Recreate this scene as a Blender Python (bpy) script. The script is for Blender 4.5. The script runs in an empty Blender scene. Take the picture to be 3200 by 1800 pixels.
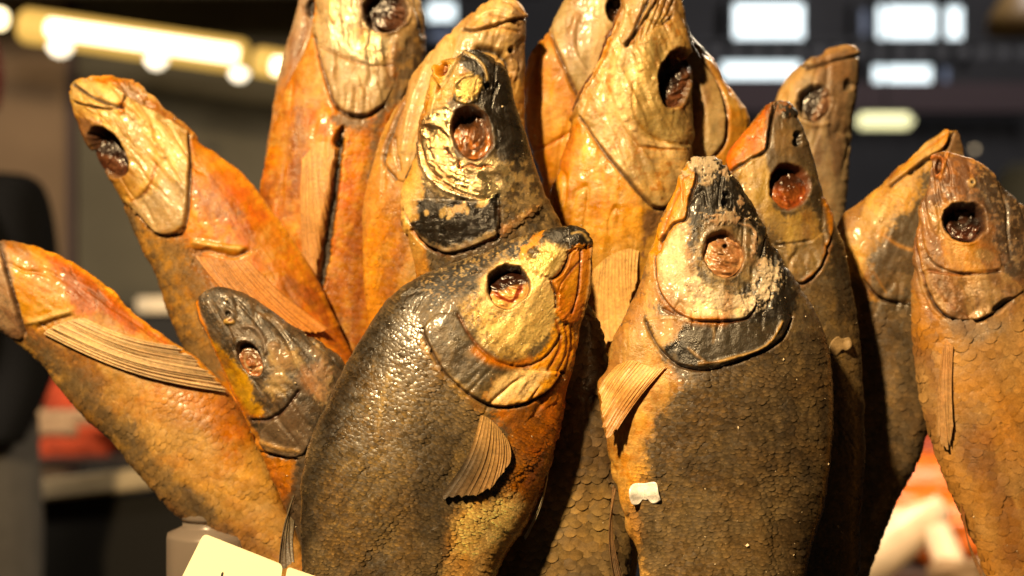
import bpy, math, random
import numpy as np
from mathutils import Vector, kdtree

# ------------------------------------------------------------------ camera, light, exposure
SC = bpy.context.scene
FOC, CZ = 56.0, 1.40
SENS = 36.0
cam_d = bpy.data.cameras.new('camera'); cam = bpy.data.objects.new('camera', cam_d)
SC.collection.objects.link(cam); SC.camera = cam
cam.location = (0, 0, CZ); cam.rotation_euler = (math.radians(90), 0, 0)
cam_d.lens = FOC; cam_d.sensor_width = SENS; cam_d.clip_start = 0.02; cam_d.clip_end = 200
cam_d.dof.use_dof = True; cam_d.dof.focus_distance = 0.690; cam_d.dof.aperture_fstop = 7.2
SC.view_settings.view_transform = 'Standard'; SC.view_settings.look = 'None'
SC.view_settings.exposure = 0.0; SC.view_settings.gamma = 1.0
SC.render.engine = 'CYCLES'

W = bpy.data.worlds.new('World'); SC.world = W; W.use_nodes = True
bg = W.node_tree.nodes['Background']; bg.inputs[0].default_value = (1.0, 0.80, 0.55, 1); bg.inputs[1].default_value = 0.016


def area_lamp(name, loc, target, size, power, col):
    l = bpy.data.lights.new(name, 'AREA'); l.shape = 'DISK'; l.size = size; l.energy = power; l.color = col
    o = bpy.data.objects.new(name, l); SC.collection.objects.link(o); o.location = loc
    o.rotation_euler = (Vector(target) - Vector(loc)).to_track_quat('-Z', 'Y').to_euler()
    return o


area_lamp('stall_light', (-0.62, -0.34, CZ + 1.04), (0.03, 0.76, CZ - 0.08), 0.10, 77, (1.0, 0.695, 0.35))
area_lamp('stall_light', (0.85, 2.1, CZ + 1.0), (0.85, 2.35, CZ - 0.5), 0.25, 36, (1.0, 0.80, 0.55))  # added out of view to light the goods at the lower right
area_lamp('stall_light', (-1.35, 1.9, CZ + 0.75), (-0.9, 4.2, CZ - 0.1), 0.3, 48, (1.0, 0.80, 0.58))  # added out of view to brighten the partition boards
area_lamp('hall_fill', (3.0, 8.0, CZ + 5.0), (2.5, 13.5, CZ + 1.5), 1.0, 240, (1.0, 0.95, 0.95))  # fill added out of view to lift the dark hall wall

# ------------------------------------------------------------------ helpers
rng = np.random.default_rng(7)
KPX = SENS / FOC / 3200.0


def unp(px, py, Y):
    px = np.asarray(px, float); py = np.asarray(py, float); Y = np.asarray(Y, float) + 0 * px
    return np.stack([(px - 1600) * KPX * Y, Y, CZ + (900 - py) * KPX * Y], -1)


def at(px, py, Y):
    return Vector(unp(px, py, Y).tolist())


CROPS = {1: (0, 200, .6901), 2: (800, 0, .6211), 3: (1600, 0, .6211), 4: (2300, 100, .6902), 5: (800, 650, .7937),
         6: (1800, 450, .5865), 7: (0, 1000, .5522), 8: (1700, 1000, .5823), 9: (1400, 650, .31056), 10: (600, 880, .4277), 0: (0, 0, 1)}


def crop(k):
    ox, oy, s = CROPS[k]
    def f(*a):
        p = np.array(a, float).reshape(-1, 2)
        return p * s + np.array([ox, oy])
    return f


c0, c1, c2, c3, c4, c5, c6, c7, c8, c9, c10 = [crop(i) for i in range(11)]


def stn(c, *a):
    return c(*a).reshape(-1, 4)


def smooth(a, b, x):
    t = np.clip((x - a) / (b - a + 1e-12), 0, 1)
    return t * t * (3 - 2 * t)


def _h(ix, iy, seed):
    n = (ix.astype(np.int64) * 374761393 + iy.astype(np.int64) * 668265263 + seed * 974634777) & 0x7fffffff
    n = ((n ^ (n >> 13)) * 1274126177) & 0x7fffffff
    return ((n ^ (n >> 16)) & 0xffff) / 65535.0


def vnoise(x, y, seed):
    ix = np.floor(x); iy = np.floor(y); fx = x - ix; fy = y - iy
    fx = fx * fx * (3 - 2 * fx); fy = fy * fy * (3 - 2 * fy)
    a = _h(ix, iy, seed); b = _h(ix + 1, iy, seed); c = _h(ix, iy + 1, seed); d = _h(ix + 1, iy + 1, seed)
    return (a + (b - a) * fx) * (1 - fy) + (c + (d - c) * fx) * fy


def fbm(x, y, sc, seed=0, octv=4, st=None):
    """0..1 fractal noise with feature size sc (px); st=(ratio, degrees) stretches it along a direction"""
    if st:
        a = math.radians(st[1]); u = x * math.cos(a) + y * math.sin(a); v = -x * math.sin(a) + y * math.cos(a)
        x, y = u / st[0], v
    s = 0; amp = 1; tot = 0; f = 1.0 / sc
    for o in range(octv):
        s = s + amp * vnoise(x * f + 31.7 * o, y * f + 17.3 * o, seed + o); tot += amp; amp *= .52; f *= 2.03
    return s / tot


def seg_dist(px, py, pts, closed=False):
    d = np.full(px.shape, 1e9)
    n = len(pts)
    for i in range(n if closed else n - 1):
        a = pts[i]; b = pts[(i + 1) % n]; e = b - a; L = e @ e + 1e-9
        t = np.clip(((px - a[0]) * e[0] + (py - a[1]) * e[1]) / L, 0, 1)
        d = np.minimum(d, np.hypot(px - a[0] - t * e[0], py - a[1] - t * e[1]))
    return d


def inside(px, py, pts):
    r = np.zeros(px.shape, bool); n = len(pts); j = n - 1
    for i in range(n):
        xi, yi = pts[i]; xj, yj = pts[j]
        if yi != yj:
            c = ((yi > py) != (yj > py)) & (px < (xj - xi) * (py - yi) / (yj - yi) + xi)
            r ^= c
        j = i
    return r


def curve(pts, n=6, closed=False):
    """smooth a control polyline (Catmull-Rom)"""
    p = np.asarray(pts, float); m = len(p)
    if m < 3:
        return p
    out = []
    for i in range(m if closed else m - 1):
        if closed:
            a, b, c, d = p[(i - 1) % m], p[i], p[(i + 1) % m], p[(i + 2) % m]
        else:
            a, b, c, d = p[max(i - 1, 0)], p[i], p[i + 1], p[min(i + 2, m - 1)]
        for k in range(n):
            t = k / n
            out.append(.5 * ((2 * b) + (c - a) * t + (2 * a - 5 * b + 4 * c - d) * t * t + (3 * b - a - 3 * c + d) * t ** 3))
    if not closed:
        out.append(p[-1])
    return np.array(out)


def resamp(pts, n):
    p = curve(pts, 8); s = np.concatenate([[0], np.cumsum(np.hypot(*np.diff(p, axis=0).T))])
    t = np.linspace(0, s[-1], n)
    return np.stack([np.interp(t, s, p[:, 0]), np.interp(t, s, p[:, 1])], -1)


# ---- painting / relief operations, all in photograph pixels on the fish's own skin
def poly(pts, c=None, h=0, s=10, n=10, ns=45, a=1., r=None, m=None, sc=None, sd=0):
    return ('poly', np.asarray(pts, float), dict(c=c, h=h, s=s, n=n, ns=ns, a=a, r=r, m=m, sc=sc, sd=sd))


def blob(p, rx, ry, rot=0, c=None, h=0, s=.3, n=.25, ns=30, a=1., r=None, m=None, sc=None, sd=0):
    p = np.asarray(p, float).reshape(2)
    return ('blob', (p[0], p[1], rx, ry, rot), dict(c=c, h=h, s=s, n=n, ns=ns, a=a, r=r, m=m, sc=sc, sd=sd))


def line(pts, w, c=None, h=0, a=1., closed=False, n=3, ns=25, r=None, m=None):
    return ('line', curve(pts, 6, closed), dict(c=c, h=h, s=w, n=n, ns=ns, a=a, r=r, m=m, closed=closed, sc=None))


def mott(sc_, lo, hi, c=None, a=1., h=0, st=None, reg=None, s=25, sd=0, oc=4, r=None, m=None):
    return ('mott', (sc_, lo, hi), dict(c=c, h=h, a=a, st=st, reg=None if reg is None else np.asarray(reg, float), s=s, sd=sd, oc=oc, r=r, m=m, sc=None))


def sock(p, rx, ry, rot=0, d=.006, rim=.0007, c=None):
    p = np.asarray(p, float).reshape(2)
    return ('sock', (p[0], p[1], rx, ry, rot), dict(d=d, rim=rim, c=c))


def ell(px, py, e):
    x, y, rx, ry, rot = e; t = math.radians(rot)
    dx = px - x; dy = py - y
    u = dx * math.cos(t) + dy * math.sin(t); v = -dx * math.sin(t) + dy * math.cos(t)
    return np.hypot(u / rx, v / ry)


def run_ops(ops, px, py, S):
    for k, g, o in ops:
        if k == 'poly':
            nz = (fbm(px, py, o['ns'], 11 + o['sd']) - .5) * 4 * o['n'] + (fbm(px, py, 7, 13, 3) - .5) * 3.2 * o['n'] if o['n'] else 0
            d = seg_dist(px, py, g, True); d = np.where(inside(px, py, g), d, -d) + nz
            M = smooth(-o['s'], o['s'], d)
        elif k == 'blob':
            nz = (fbm(px, py, o['ns'], 23 + o['sd']) - .5) * 4 * o['n'] if o['n'] else 0
            M = 1 - smooth(1 - o['s'], 1 + o['s'], ell(px, py, g) + nz)
        elif k == 'line':
            d = seg_dist(px, py, g, o['closed']) + (fbm(px, py, o['ns'], 37) - .5) * 2 * o['n']
            M = np.exp(-(np.maximum(d, 0) / (o['s'] * .6)) ** 2)
        elif k == 'mott':
            M = smooth(g[1], g[2], fbm(px, py, g[0], 51 + o['sd'], o['oc'], o['st']))
            if o['reg'] is not None:
                d = seg_dist(px, py, o['reg'], True); d = np.where(inside(px, py, o['reg']), d, -d)
                M = M * smooth(-o['s'], o['s'], d)
        elif k == 'sock':
            rr = ell(px, py, g) + (fbm(px, py, 45, 61 + int(g[0]) % 50) - .5) * .30
            S['h'] += -o['d'] * (1 - smooth(.80, 1.0, rr)) + o['rim'] * .35 * np.exp(-((rr - 1.07) / .085) ** 2) * (.2 + 1.3 * fbm(px, py, 30, 67))
            if o['c'] is not None:
                M = 1 - smooth(.92, 1.06, rr); S['col'] += (np.array(o['c']) - S['col']) * M[:, None]
            S['sc'] *= smooth(1., 1.2, rr)
            continue
        if o['h']:
            S['h'] += o['h'] * M
        M = M * o['a']
        if o['c'] is not None:
            S['col'] += (np.array(o['c']) - S['col']) * M[:, None]
        if o['r'] is not None:
            S['rg'] += (o['r'] - S['rg']) * M
        if o['m'] is not None:
            S['mt'] += (o['m'] - S['mt']) * M
        if o['sc'] is not None:
            S['sc'] += (o['sc'] - S['sc']) * (M > .5)


# ------------------------------------------------------------------ materials
def nmat(name):
    m = bpy.data.materials.new(name); m.use_nodes = True
    nt = m.node_tree; b = nt.nodes['Principled BSDF']
    return m, nt, b


def N(nt, t, **kw):
    n = nt.nodes.new(t)
    for k, v in kw.items():
        setattr(n, k, v)
    return n


def skin_material(name, fine=900, colvar=.5, bump=.5, sss=0.0, coat=.0, bscale=700):
    m, nt, b = nmat(name); L = nt.links.new
    at_ = N(nt, 'ShaderNodeAttribute', attribute_name='Col')
    rg = N(nt, 'ShaderNodeAttribute', attribute_name='Rgh')
    tc = N(nt, 'ShaderNodeTexCoord')
    n1 = N(nt, 'ShaderNodeTexNoise'); n1.inputs['Scale'].default_value = fine; n1.inputs['Detail'].default_value = 4; n1.inputs['Roughness'].default_value = .65
    L(tc.outputs['Object'], n1.inputs['Vector'])
    mr = N(nt, 'ShaderNodeMapRange'); mr.inputs[1].default_value = .3; mr.inputs[2].default_value = .7
    mr.inputs[3].default_value = 1 - colvar; mr.inputs[4].default_value = 1 + colvar * .8
    L(n1.outputs['Fac'], mr.inputs[0])
    n3 = N(nt, 'ShaderNodeTexNoise'); n3.inputs['Scale'].default_value = fine * .22; n3.inputs['Detail'].default_value = 5
    L(tc.outputs['Object'], n3.inputs['Vector'])
    mr3 = N(nt, 'ShaderNodeMapRange'); mr3.inputs[1].default_value = .3; mr3.inputs[2].default_value = .7
    mr3.inputs[3].default_value = .88; mr3.inputs[4].default_value = 1.12
    L(n3.outputs['Fac'], mr3.inputs[0])
    mu = N(nt, 'ShaderNodeMath', operation='MULTIPLY'); L(mr.outputs[0], mu.inputs[0]); L(mr3.outputs[0], mu.inputs[1])
    vm = N(nt, 'ShaderNodeVectorMath', operation='SCALE'); L(at_.outputs['Color'], vm.inputs[0]); L(mu.outputs[0], vm.inputs['Scale'])
    L(vm.outputs[0], b.inputs['Base Color'])
    L(at_.outputs['Alpha'], b.inputs['Metallic'])
    n2 = N(nt, 'ShaderNodeTexNoise'); n2.inputs['Scale'].default_value = bscale; n2.inputs['Detail'].default_value = 5; n2.inputs['Roughness'].default_value = .6
    L(tc.outputs['Object'], n2.inputs['Vector'])
    bp = N(nt, 'ShaderNodeBump'); bp.inputs['Strength'].default_value = bump; bp.inputs['Distance'].default_value = .0009
    L(n2.outputs['Fac'], bp.inputs['Height']); L(bp.outputs[0], b.inputs['Normal'])
    rr = N(nt, 'ShaderNodeMath', operation='MULTIPLY_ADD'); L(n3.outputs['Fac'], rr.inputs[0]); rr.inputs[1].default_value = .5
    ad = N(nt, 'ShaderNodeMath', operation='SUBTRACT'); L(rg.outputs['Fac'], ad.inputs[0]); ad.inputs[1].default_value = .25
    L(ad.outputs[0], rr.inputs[2]); L(rr.outputs[0], b.inputs['Roughness'])
    b.inputs['Specular IOR Level'].default_value = .5
    if sss:
        b.inputs['Subsurface Weight'].default_value = sss; b.inputs['Subsurface Radius'].default_value = (1, .4, .12); b.inputs['Subsurface Scale'].default_value = .003
    if coat:
        b.inputs['Coat Weight'].default_value = coat; b.inputs['Coat Roughness'].default_value = .16
    return m


SKIN = skin_material('dried_fish_skin', 1000, .16, .42, sss=.16, coat=.17, bscale=1300)
SCALE_M = skin_material('fish_scale', 1500, .25, .25, coat=.4)
FIN_M = skin_material('fin_membrane', 700, .3, .3, sss=.15)
EYE_M = skin_material('dried_eye', 600, .4, .4, coat=.4)


def plain(name, col, rough=.6, metal=0, emit=None, es=0, nz=0, nscale=20, trans=0, bump=0):
    m, nt, b = nmat(name)
    b.inputs['Base Color'].default_value = (*col, 1); b.inputs['Roughness'].default_value = rough; b.inputs['Metallic'].default_value = metal
    if emit:
        b.inputs['Emission Color'].default_value = (*emit, 1); b.inputs['Emission Strength'].default_value = es
    if trans:
        b.inputs['Transmission Weight'].default_value = trans; b.inputs['IOR'].default_value = 1.45
    if nz or bump:
        tc = N(nt, 'ShaderNodeTexCoord'); t = N(nt, 'ShaderNodeTexNoise'); t.inputs['Scale'].default_value = nscale; t.inputs['Detail'].default_value = 5
        nt.links.new(tc.outputs['Object'], t.inputs['Vector'])
        if nz:
            mx = N(nt, 'ShaderNodeMapRange'); mx.inputs[1].default_value = .3; mx.inputs[2].default_value = .7; mx.inputs[3].default_value = 1 - nz; mx.inputs[4].default_value = 1 + nz
            nt.links.new(t.outputs['Fac'], mx.inputs[0])
            vm = N(nt, 'ShaderNodeVectorMath', operation='SCALE'); vm.inputs[0].default_value = col
            nt.links.new(mx.outputs[0], vm.inputs['Scale']); nt.links.new(vm.outputs[0], b.inputs['Base Color'])
        if bump:
            bp = N(nt, 'ShaderNodeBump'); bp.inputs['Strength'].default_value = bump; bp.inputs['Distance'].default_value = .002
            nt.links.new(t.outputs['Fac'], bp.inputs['Height']); nt.links.new(bp.outputs[0], b.inputs['Normal'])
    return m


# ------------------------------------------------------------------ mesh output
def mesh_obj(name, V, faces, mat, parent=None, org=None, col=None, mt=None, rg=None, smooth_=True, link=True):
    """faces: int array (n,4) or (n,3), or a list of such arrays"""
    me = bpy.data.meshes.new(name)
    if org is not None:
        V = V - np.asarray(org)
    fl = faces if isinstance(faces, list) else [faces]
    fl = [np.asarray(f, np.int32) for f in fl if len(f)]
    loops = np.concatenate([f.ravel() for f in fl]); tot = np.concatenate([np.full(len(f), f.shape[1], np.int32) for f in fl])
    start = np.concatenate([[0], np.cumsum(tot)[:-1]]).astype(np.int32)
    me.vertices.add(len(V)); me.vertices.foreach_set('co', np.ascontiguousarray(V, np.float32).ravel())
    me.loops.add(len(loops)); me.loops.foreach_set('vertex_index', loops)
    me.polygons.add(len(tot)); me.polygons.foreach_set('loop_start', start); me.polygons.foreach_set('loop_total', tot)
    me.polygons.foreach_set('use_smooth', np.full(len(tot), smooth_))
    me.update(calc_edges=True)
    if col is not None:
        a = me.attributes.new('Col', 'FLOAT_COLOR', 'POINT')
        c = np.ones((len(V), 4), np.float32); c[:, :3] = np.clip(col, .002, .95); c[:, 3] = 0 if mt is None else np.clip(mt, 0, 1)
        a.data.foreach_set('color', c.ravel())
        b = me.attributes.new('Rgh', 'FLOAT', 'POINT')
        b.data.foreach_set('value', (np.full(len(V), .5) if rg is None else rg).astype(np.float32))
    me.materials.append(mat)
    o = bpy.data.objects.new(name, me)
    if link:
        SC.collection.objects.link(o)
    if parent is not None:
        o.parent = parent
    return o


def cr_interp(t, P, tq):
    n = len(t); d = np.zeros_like(P)
    d[1:-1] = (P[2:] - P[:-2]) / (t[2:] - t[:-2])[:, None]
    d[0] = (P[1] - P[0]) / (t[1] - t[0]); d[-1] = (P[-1] - P[-2]) / (t[-1] - t[-2])
    i = np.clip(np.searchsorted(t, tq, 'right') - 1, 0, n - 2); h = (t[i + 1] - t[i]); s = (tq - t[i]) / h
    s = s[:, None]; h = h[:, None]
    return (2 * s**3 - 3 * s**2 + 1) * P[i] + (s**3 - 2 * s**2 + s) * h * d[i] + (-2 * s**3 + 3 * s**2) * P[i + 1] + (s**3 - s**2) * h * d[i + 1]


class Fish:
    def __init__(self, label, st, y0, y1, k=.5, base=(.3, .2, .1), ops=(), step=4., lump=.0007, wr=.00030, p=1.85, tmax=.03, seed=1, name='dried_fish', skew=0., rough=.5, cat='fish'):
        self.seed = seed; self.ops = list(ops); self.stepc = step
        st = np.asarray(st, float)
        dl = np.hypot(st[1:, 0] - st[:-1, 0], st[1:, 1] - st[:-1, 1]); dr = np.hypot(st[1:, 2] - st[:-1, 2], st[1:, 3] - st[:-1, 3])
        t = np.concatenate([[0], np.cumsum((dl + dr) / 2 + 1e-3)])
        tq = [0.0]
        tt = np.linspace(0, t[-1], 3000); S = cr_interp(t, st, tt)
        vis = (np.minimum(S[:, 1], S[:, 3]) < 1850) & (np.maximum(S[:, 1], S[:, 3]) > -60) & (np.maximum(S[:, 0], S[:, 2]) > -60)
        while tq[-1] < t[-1]:
            i = min(int(tq[-1] / t[-1] * 2999), 2999)
            tq.append(tq[-1] + (step if vis[i] else 22))
        tq[-1] = t[-1]; tq = np.array(tq)
        S = cr_interp(t, st, tq); self.S = S; self.tq = tq
        # a slightly irregular outline
        rag = (fbm(tq, tq * 0 + seed * 13, 26, seed) - .5) * 6; rag2 = (fbm(tq, tq * 0 + seed * 29, 26, seed + 5) - .5) * 6
        hw = np.hypot(S[:, 2] - S[:, 0], S[:, 3] - S[:, 1]) / 2
        ax = (S[:, 2:] - S[:, :2]) / (2 * hw[:, None] + 1e-6)
        S[:, :2] += ax * rag[:, None]; S[:, 2:] += ax * rag2[:, None]
        nu = len(tq); un = tq / tq[-1]
        wmax = hw[vis[np.clip((un * 2999).astype(int), 0, 2999)]].max() * 2 if True else hw.max() * 2
        nf = int(max(24, wmax / step * 1.15)); nb = max(14, nf // 6)
        th = np.concatenate([np.linspace(0, math.pi, nf, endpoint=False), np.linspace(math.pi, 2 * math.pi, nb, endpoint=False)])
        q = -np.cos(th); sgn = np.where(th < math.pi, 1., -1.)
        nv = len(th); self.nf = nf
        Yc = y0 + (y1 - y0) * un
        T = np.minimum(k * 1.08 * hw * KPX * Yc, tmax * 1.15)
        T = np.convolve(np.pad(T, 6, 'edge'), np.ones(13) / 13, 'valid')
        qs = np.clip(q - skew * (1 - q * q), -1, 1)
        prof = (1 - np.abs(qs) ** p) ** (1 / p) * sgn
        mid = (S[:, :2] + S[:, 2:]) / 2; half = (S[:, 2:] - S[:, :2]) / 2
        PX = mid[:, 0:1] + half[:, 0:1] * q; PY = mid[:, 1:2] + half[:, 1:2] * q
        YY = Yc[:, None] - T[:, None] * prof
        P = unp(PX, PY, YY)
        du = np.gradient(P, axis=0); dv = np.roll(P, -1, 1) - np.roll(P, 1, 1)
        n = np.cross(du, dv); n /= np.linalg.norm(n, axis=2, keepdims=True) + 1e-12
        c = P.mean(1, keepdims=True)
        if np.mean(np.sum(n * (P - c), 2)) < 0:
            n = -n
        self.flip = np.mean(np.sum(np.cross(du, dv) * (P - c), 2)) < 0
        px = PX.ravel(); py = PY.ravel(); nn = px.size
        St = dict(col=np.tile(np.array(base, float), (nn, 1)), h=np.zeros(nn), rg=np.full(nn, rough), mt=np.zeros(nn), sc=np.zeros(nn))
        ang = math.degrees(math.atan2(mid[min(nu - 1, nu // 2), 1] - mid[0, 1], mid[min(nu - 1, nu // 2), 0] - mid[0, 0]))
        self.ang = ang
        St['h'] += (fbm(px, py, 130, seed + 3) - .5) * 2 * lump
        St['h'] += (fbm(px, py, 26, seed + 9, 4, (3, ang)) - .5) * 2 * wr
        St['h'] += (np.abs(fbm(px, py, 40, seed + 19, 3, (2, ang + 20)) - .5)) * 2 * wr
        run_ops(self.ops, px, py, St)
        # age: oil stains, drying cracks, streaks, freckles
        A1 = smooth(.46, .64, fbm(px, py, 75, seed + 101))[:, None]; St['col'] *= 1 - A1 * np.array([.05, .12, .20])
        rid = np.abs(fbm(px, py, 60, seed + 103, 4, (1.6, ang)) - .5); A2 = np.exp(-(rid / .010) ** 2) * smooth(.42, .58, fbm(px, py, 120, seed + 104, 2))
        St['col'] *= 1 - .42 * A2[:, None]; St['h'] -= .00022 * A2
        A3 = fbm(px, py, 16, seed + 105, 4, (7, ang)); St['col'] *= (.76 + .48 * A3)[:, None]; St['h'] += (A3 - .5) * .0004
        wl = smooth(.08, .22, St['col'].mean(1)); A7 = fbm(px, py, 62, seed + 115, 4, (3.6, ang + 4))
        St['col'] *= (1 + .38 * wl * smooth(.47, .34, A7))[:, None] * (1 - (wl * smooth(.53, .68, A7))[:, None] * np.array([.42, .52, .58]))
        A4 = smooth(.60, .68, fbm(px, py, 7, seed + 106, 3)); St['col'] *= 1 - .18 * A4[:, None]
        A5 = fbm(px, py, 34, seed + 107); St['rg'] += (A5 - .5) * .6 - .07
        St['h'] += (fbm(px, py, 11, seed + 108, 3) - .5) * .00034
        A6 = smooth(.48, .66, fbm(px, py, 150, seed + 109, 3))[:, None] * .28; lum = St['col'].mean(1, keepdims=True); St['col'] += (lum * np.array([1.0, .80, .55]) * .9 - St['col']) * A6
        St['col'] *= np.array([.93, .88, .81])
        lum = St['col'].mean(1, keepdims=True); St['col'] = np.clip((lum + (St['col'] - lum) * (1.0 + .28 * smooth(.04, .20, lum))) * (1 - .30 * smooth(.08, .36, lum)), .004, .95)
        cr_ = np.abs(fbm(px, py, 75, seed + 111, 3, (4.5, ang + 6)) - .5); St['h'] -= .0013 * np.exp(-(cr_ / .035) ** 2) * smooth(.40, .6, fbm(px, py, 200, seed + 112, 2)) * np.where(St['sc'] > .5, .12, .8)
        St['h'] += (fbm(px, py, 95, seed + 113, 2, (3.5, ang)) - .5) * .0022
        fade = np.repeat(smooth(0, 8, np.arange(nu)), nv)
        St['h'] *= fade
        Pd = P + n * St['h'].reshape(nu, nv)[..., None]
        self.P, self.Pd, self.n, self.St, self.nu, self.nv, self.q = P, Pd, n, St, nu, nv, q
        self.PX, self.PY = PX, PY; self.du = du; self.dv = dv
        V = Pd.reshape(-1, 3)
        low = V[V[:, 2].argmin()]
        self.org = np.array([low[0], low[1], low[2]])
        root = bpy.data.objects.new(name, None); SC.collection.objects.link(root); root.location = self.org; root.empty_display_size = .02
        root['label'] = label; root['category'] = cat; root['group'] = 'dried fish standing in the bundle'
        self.root = root
        iu, iv = np.meshgrid(np.arange(nu - 1), np.arange(nv), indexing='ij'); jv = (iv + 1) % nv
        F = np.stack([iu * nv + iv, iu * nv + jv, (iu + 1) * nv + jv, (iu + 1) * nv + iv], -1).reshape(-1, 4)
        if not self.flip:
            F = F[:, ::-1]
        c0_ = V[:nv].mean(0); c1_ = V[-nv:].mean(0)
        V = np.vstack([V, c0_, c1_])
        a = np.arange(nv); b = (a + 1) % nv
        cap = np.vstack([np.stack([a, b, np.full(nv, nn)], -1), np.stack([b + (nu - 1) * nv, a + (nu - 1) * nv, np.full(nv, nn + 1)], -1)])
        ext = lambda z: np.concatenate([z, z[[0]], z[[-1]]])
        self.body = mesh_obj('body', V, [F, cap], SKIN, root, self.org, ext(St['col']), ext(St['mt']), ext(St['rg']))
        self.F = F
        # lookup of the front skin by photograph pixel
        fr = np.zeros((nu, nv), bool); fr[:, 1:nf] = True
        self.fid = np.nonzero(fr.ravel() & (py < 1950) & (py > -250))[0]
        self.fpx = px; self.fpy = py
        kd = kdtree.KDTree(len(self.fid))
        for i, f in enumerate(self.fid.tolist()):
            kd.insert((px[f], py[f], 0), i)
        kd.balance(); self.kd = kd
        self.Vb = P.reshape(-1, 3); self.Vd = Pd.reshape(-1, 3); self.nr = n.reshape(-1, 3)

    def near(self, pts, disp=True, k=4):
        """depth, normal, colour, pixel distance of the front skin under photo pixels"""
        Yo = np.zeros(len(pts)); no = np.zeros((len(pts), 3)); co = np.zeros((len(pts), 3)); do = np.zeros(len(pts))
        VV = self.Vd if disp else self.Vb
        for i, (x, y) in enumerate(pts):
            r = self.kd.find_n((x, y, 0), k); w = np.array([1 / (z[2] + .5) for z in r]); w /= w.sum()
            ids = self.fid[[z[1] for z in r]]
            Yo[i] = w @ VV[ids, 1]; no[i] = w @ self.nr[ids]; co[i] = w @ self.St['col'][ids]; do[i] = r[0][2]
        return Yo, no / (np.linalg.norm(no, axis=1, keepdims=True) + 1e-9), co, do

    def plate(self, name, pts, free, H=.0012, decay=60, label=None, lip=7, curl=0):
        """a bony plate: its own thin shell lying on the skin, standing proud along its free edge"""
        pts = curve(pts, 5, True); free = curve(free, 5)
        px, py = self.fpx, self.fpy
        d = seg_dist(px, py, pts, True); d = np.where(inside(px, py, pts), d, -d)
        d += (fbm(px, py, 30, self.seed + 71) - .5) * 5
        df = seg_dist(px, py, free)
        hh = np.where(d > 0, (H * .72 * np.exp(-df / decay) * (.5 + fbm(px, py, 40, self.seed + 73)) + .00012) * smooth(-.5, lip, d) + curl * np.exp(-df / 9.), 0) - .0006 * (1 - smooth(-6, 1.5, d))
        Vn = self.Vd + self.nr * hh[:, None]
        fr = np.zeros((self.nu, self.nv), bool); fr[:, 1:self.nf] = True
        ok = (d > -7) & fr.ravel()
        F = self.F[ok[self.F].all(1)]
        if not len(F):
            return None
        u, inv = np.unique(F, return_inverse=True); F = inv.reshape(-1, 4)
        o = mesh_obj(name, Vn[u], F, SKIN, self.root, self.org, self.St['col'][u], self.St['mt'][u], self.St['rg'][u])
        if label:
            o['label'] = label
        return o

    def eye(self, p, rx, ry, rot=0, d=.0045, top=.004, c1=(.3, .1, .03), c2=(.5, .3, .12), c3=(.04, .02, .012), hole=None, dome=.0012, nrg=.28, cut=.5, sd=0, sag=90, name='eye', up=None):
        """shrunken eyeball sunk in the socket: wrinkled, sagging away from the upper rim"""
        p = np.asarray(p, float).reshape(2); nr_, na = 26, 64
        r = np.linspace(0, 1, nr_)[1:]; a = np.linspace(0, 2 * math.pi, na, endpoint=False)
        R, A = np.meshgrid(r, a, indexing='ij'); R = R.ravel(); A = A.ravel()
        R = np.concatenate([[0], R]); A = np.concatenate([[0], A])
        t = math.radians(rot)
        u = R * np.cos(A) * rx * .97; v = R * np.sin(A) * ry * .97
        px = p[0] + u * math.cos(t) - v * math.sin(t); py = p[1] + u * math.sin(t) + v * math.cos(t)
        Y0, n0, _, _ = self.near(np.stack([p + np.array([rx * 1.2 * math.cos(z), ry * 1.2 * math.sin(z)]) for z in np.linspace(0, 6.28, 12)]), False, 2)
        Yb = Y0.mean()
        ys = self.near(np.stack([px, py], -1), False, 3)[0]
        sg = math.radians(sag)
        vv = R * (np.cos(A + t) * math.cos(sg) + np.sin(A + t) * math.sin(sg))
        hgt = -d - top * smooth(.35, -.9, vv) * .9 + dome * (1 - R ** 2)
        z1 = fbm(px, py, 46, self.seed + 91 + sd, 3); z2 = fbm(px, py, 24, self.seed + 95 + sd, 4, (2.2, 20 + 37 * sd))
        hgt += (np.abs(z2 - .5) * 4 - .5) * .0016 * smooth(1.02, .8, R) + (z1 - .5) * .0016 * smooth(1.0, .7, R)
        ring = R + .9 * (z1 - .5)
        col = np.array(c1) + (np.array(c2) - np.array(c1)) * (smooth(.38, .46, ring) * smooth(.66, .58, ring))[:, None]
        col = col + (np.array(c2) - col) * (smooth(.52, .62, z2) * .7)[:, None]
        dark = smooth(.30, -.35, vv + .5 * (z1 - .5) + .35 * (z2 - .5)) * (cut * 1.9)  # side under the upper rim coloured dark, as shade in the socket
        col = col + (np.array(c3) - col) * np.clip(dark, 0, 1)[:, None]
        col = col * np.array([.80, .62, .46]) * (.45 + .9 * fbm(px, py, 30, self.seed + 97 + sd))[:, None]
        if hole is not None:
            hx, hy, hr = hole
            hd = np.hypot((px - hx), (py - hy)) / hr + (z2 - .5)
            hgt -= .003 * (1 - smooth(.5, 1.1, hd)); col = col + (np.array((.02, .01, .006)) - col) * (1 - smooth(.6, 1.2, hd))[:, None]
        Y = ys - hgt
        V = unp(px, py, Y)
        F4 = []; F3 = []
        nrr = nr_ - 1
        i, j = np.meshgrid(np.arange(nrr - 1), np.arange(na), indexing='ij'); i = i.ravel(); j = j.ravel(); k = (j + 1) % na
        F4 = np.stack([1 + i * na + j, 1 + i * na + k, 1 + (i + 1) * na + k, 1 + (i + 1) * na + j], -1)
        j = np.arange(na); F3 = np.stack([np.zeros(na, int), 1 + (j + 1) % na, 1 + j], -1)
        return mesh_obj(name, V, [F4, F3], EYE_M, self.root, self.org, col, None, np.full(len(V), nrg * .8))

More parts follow.
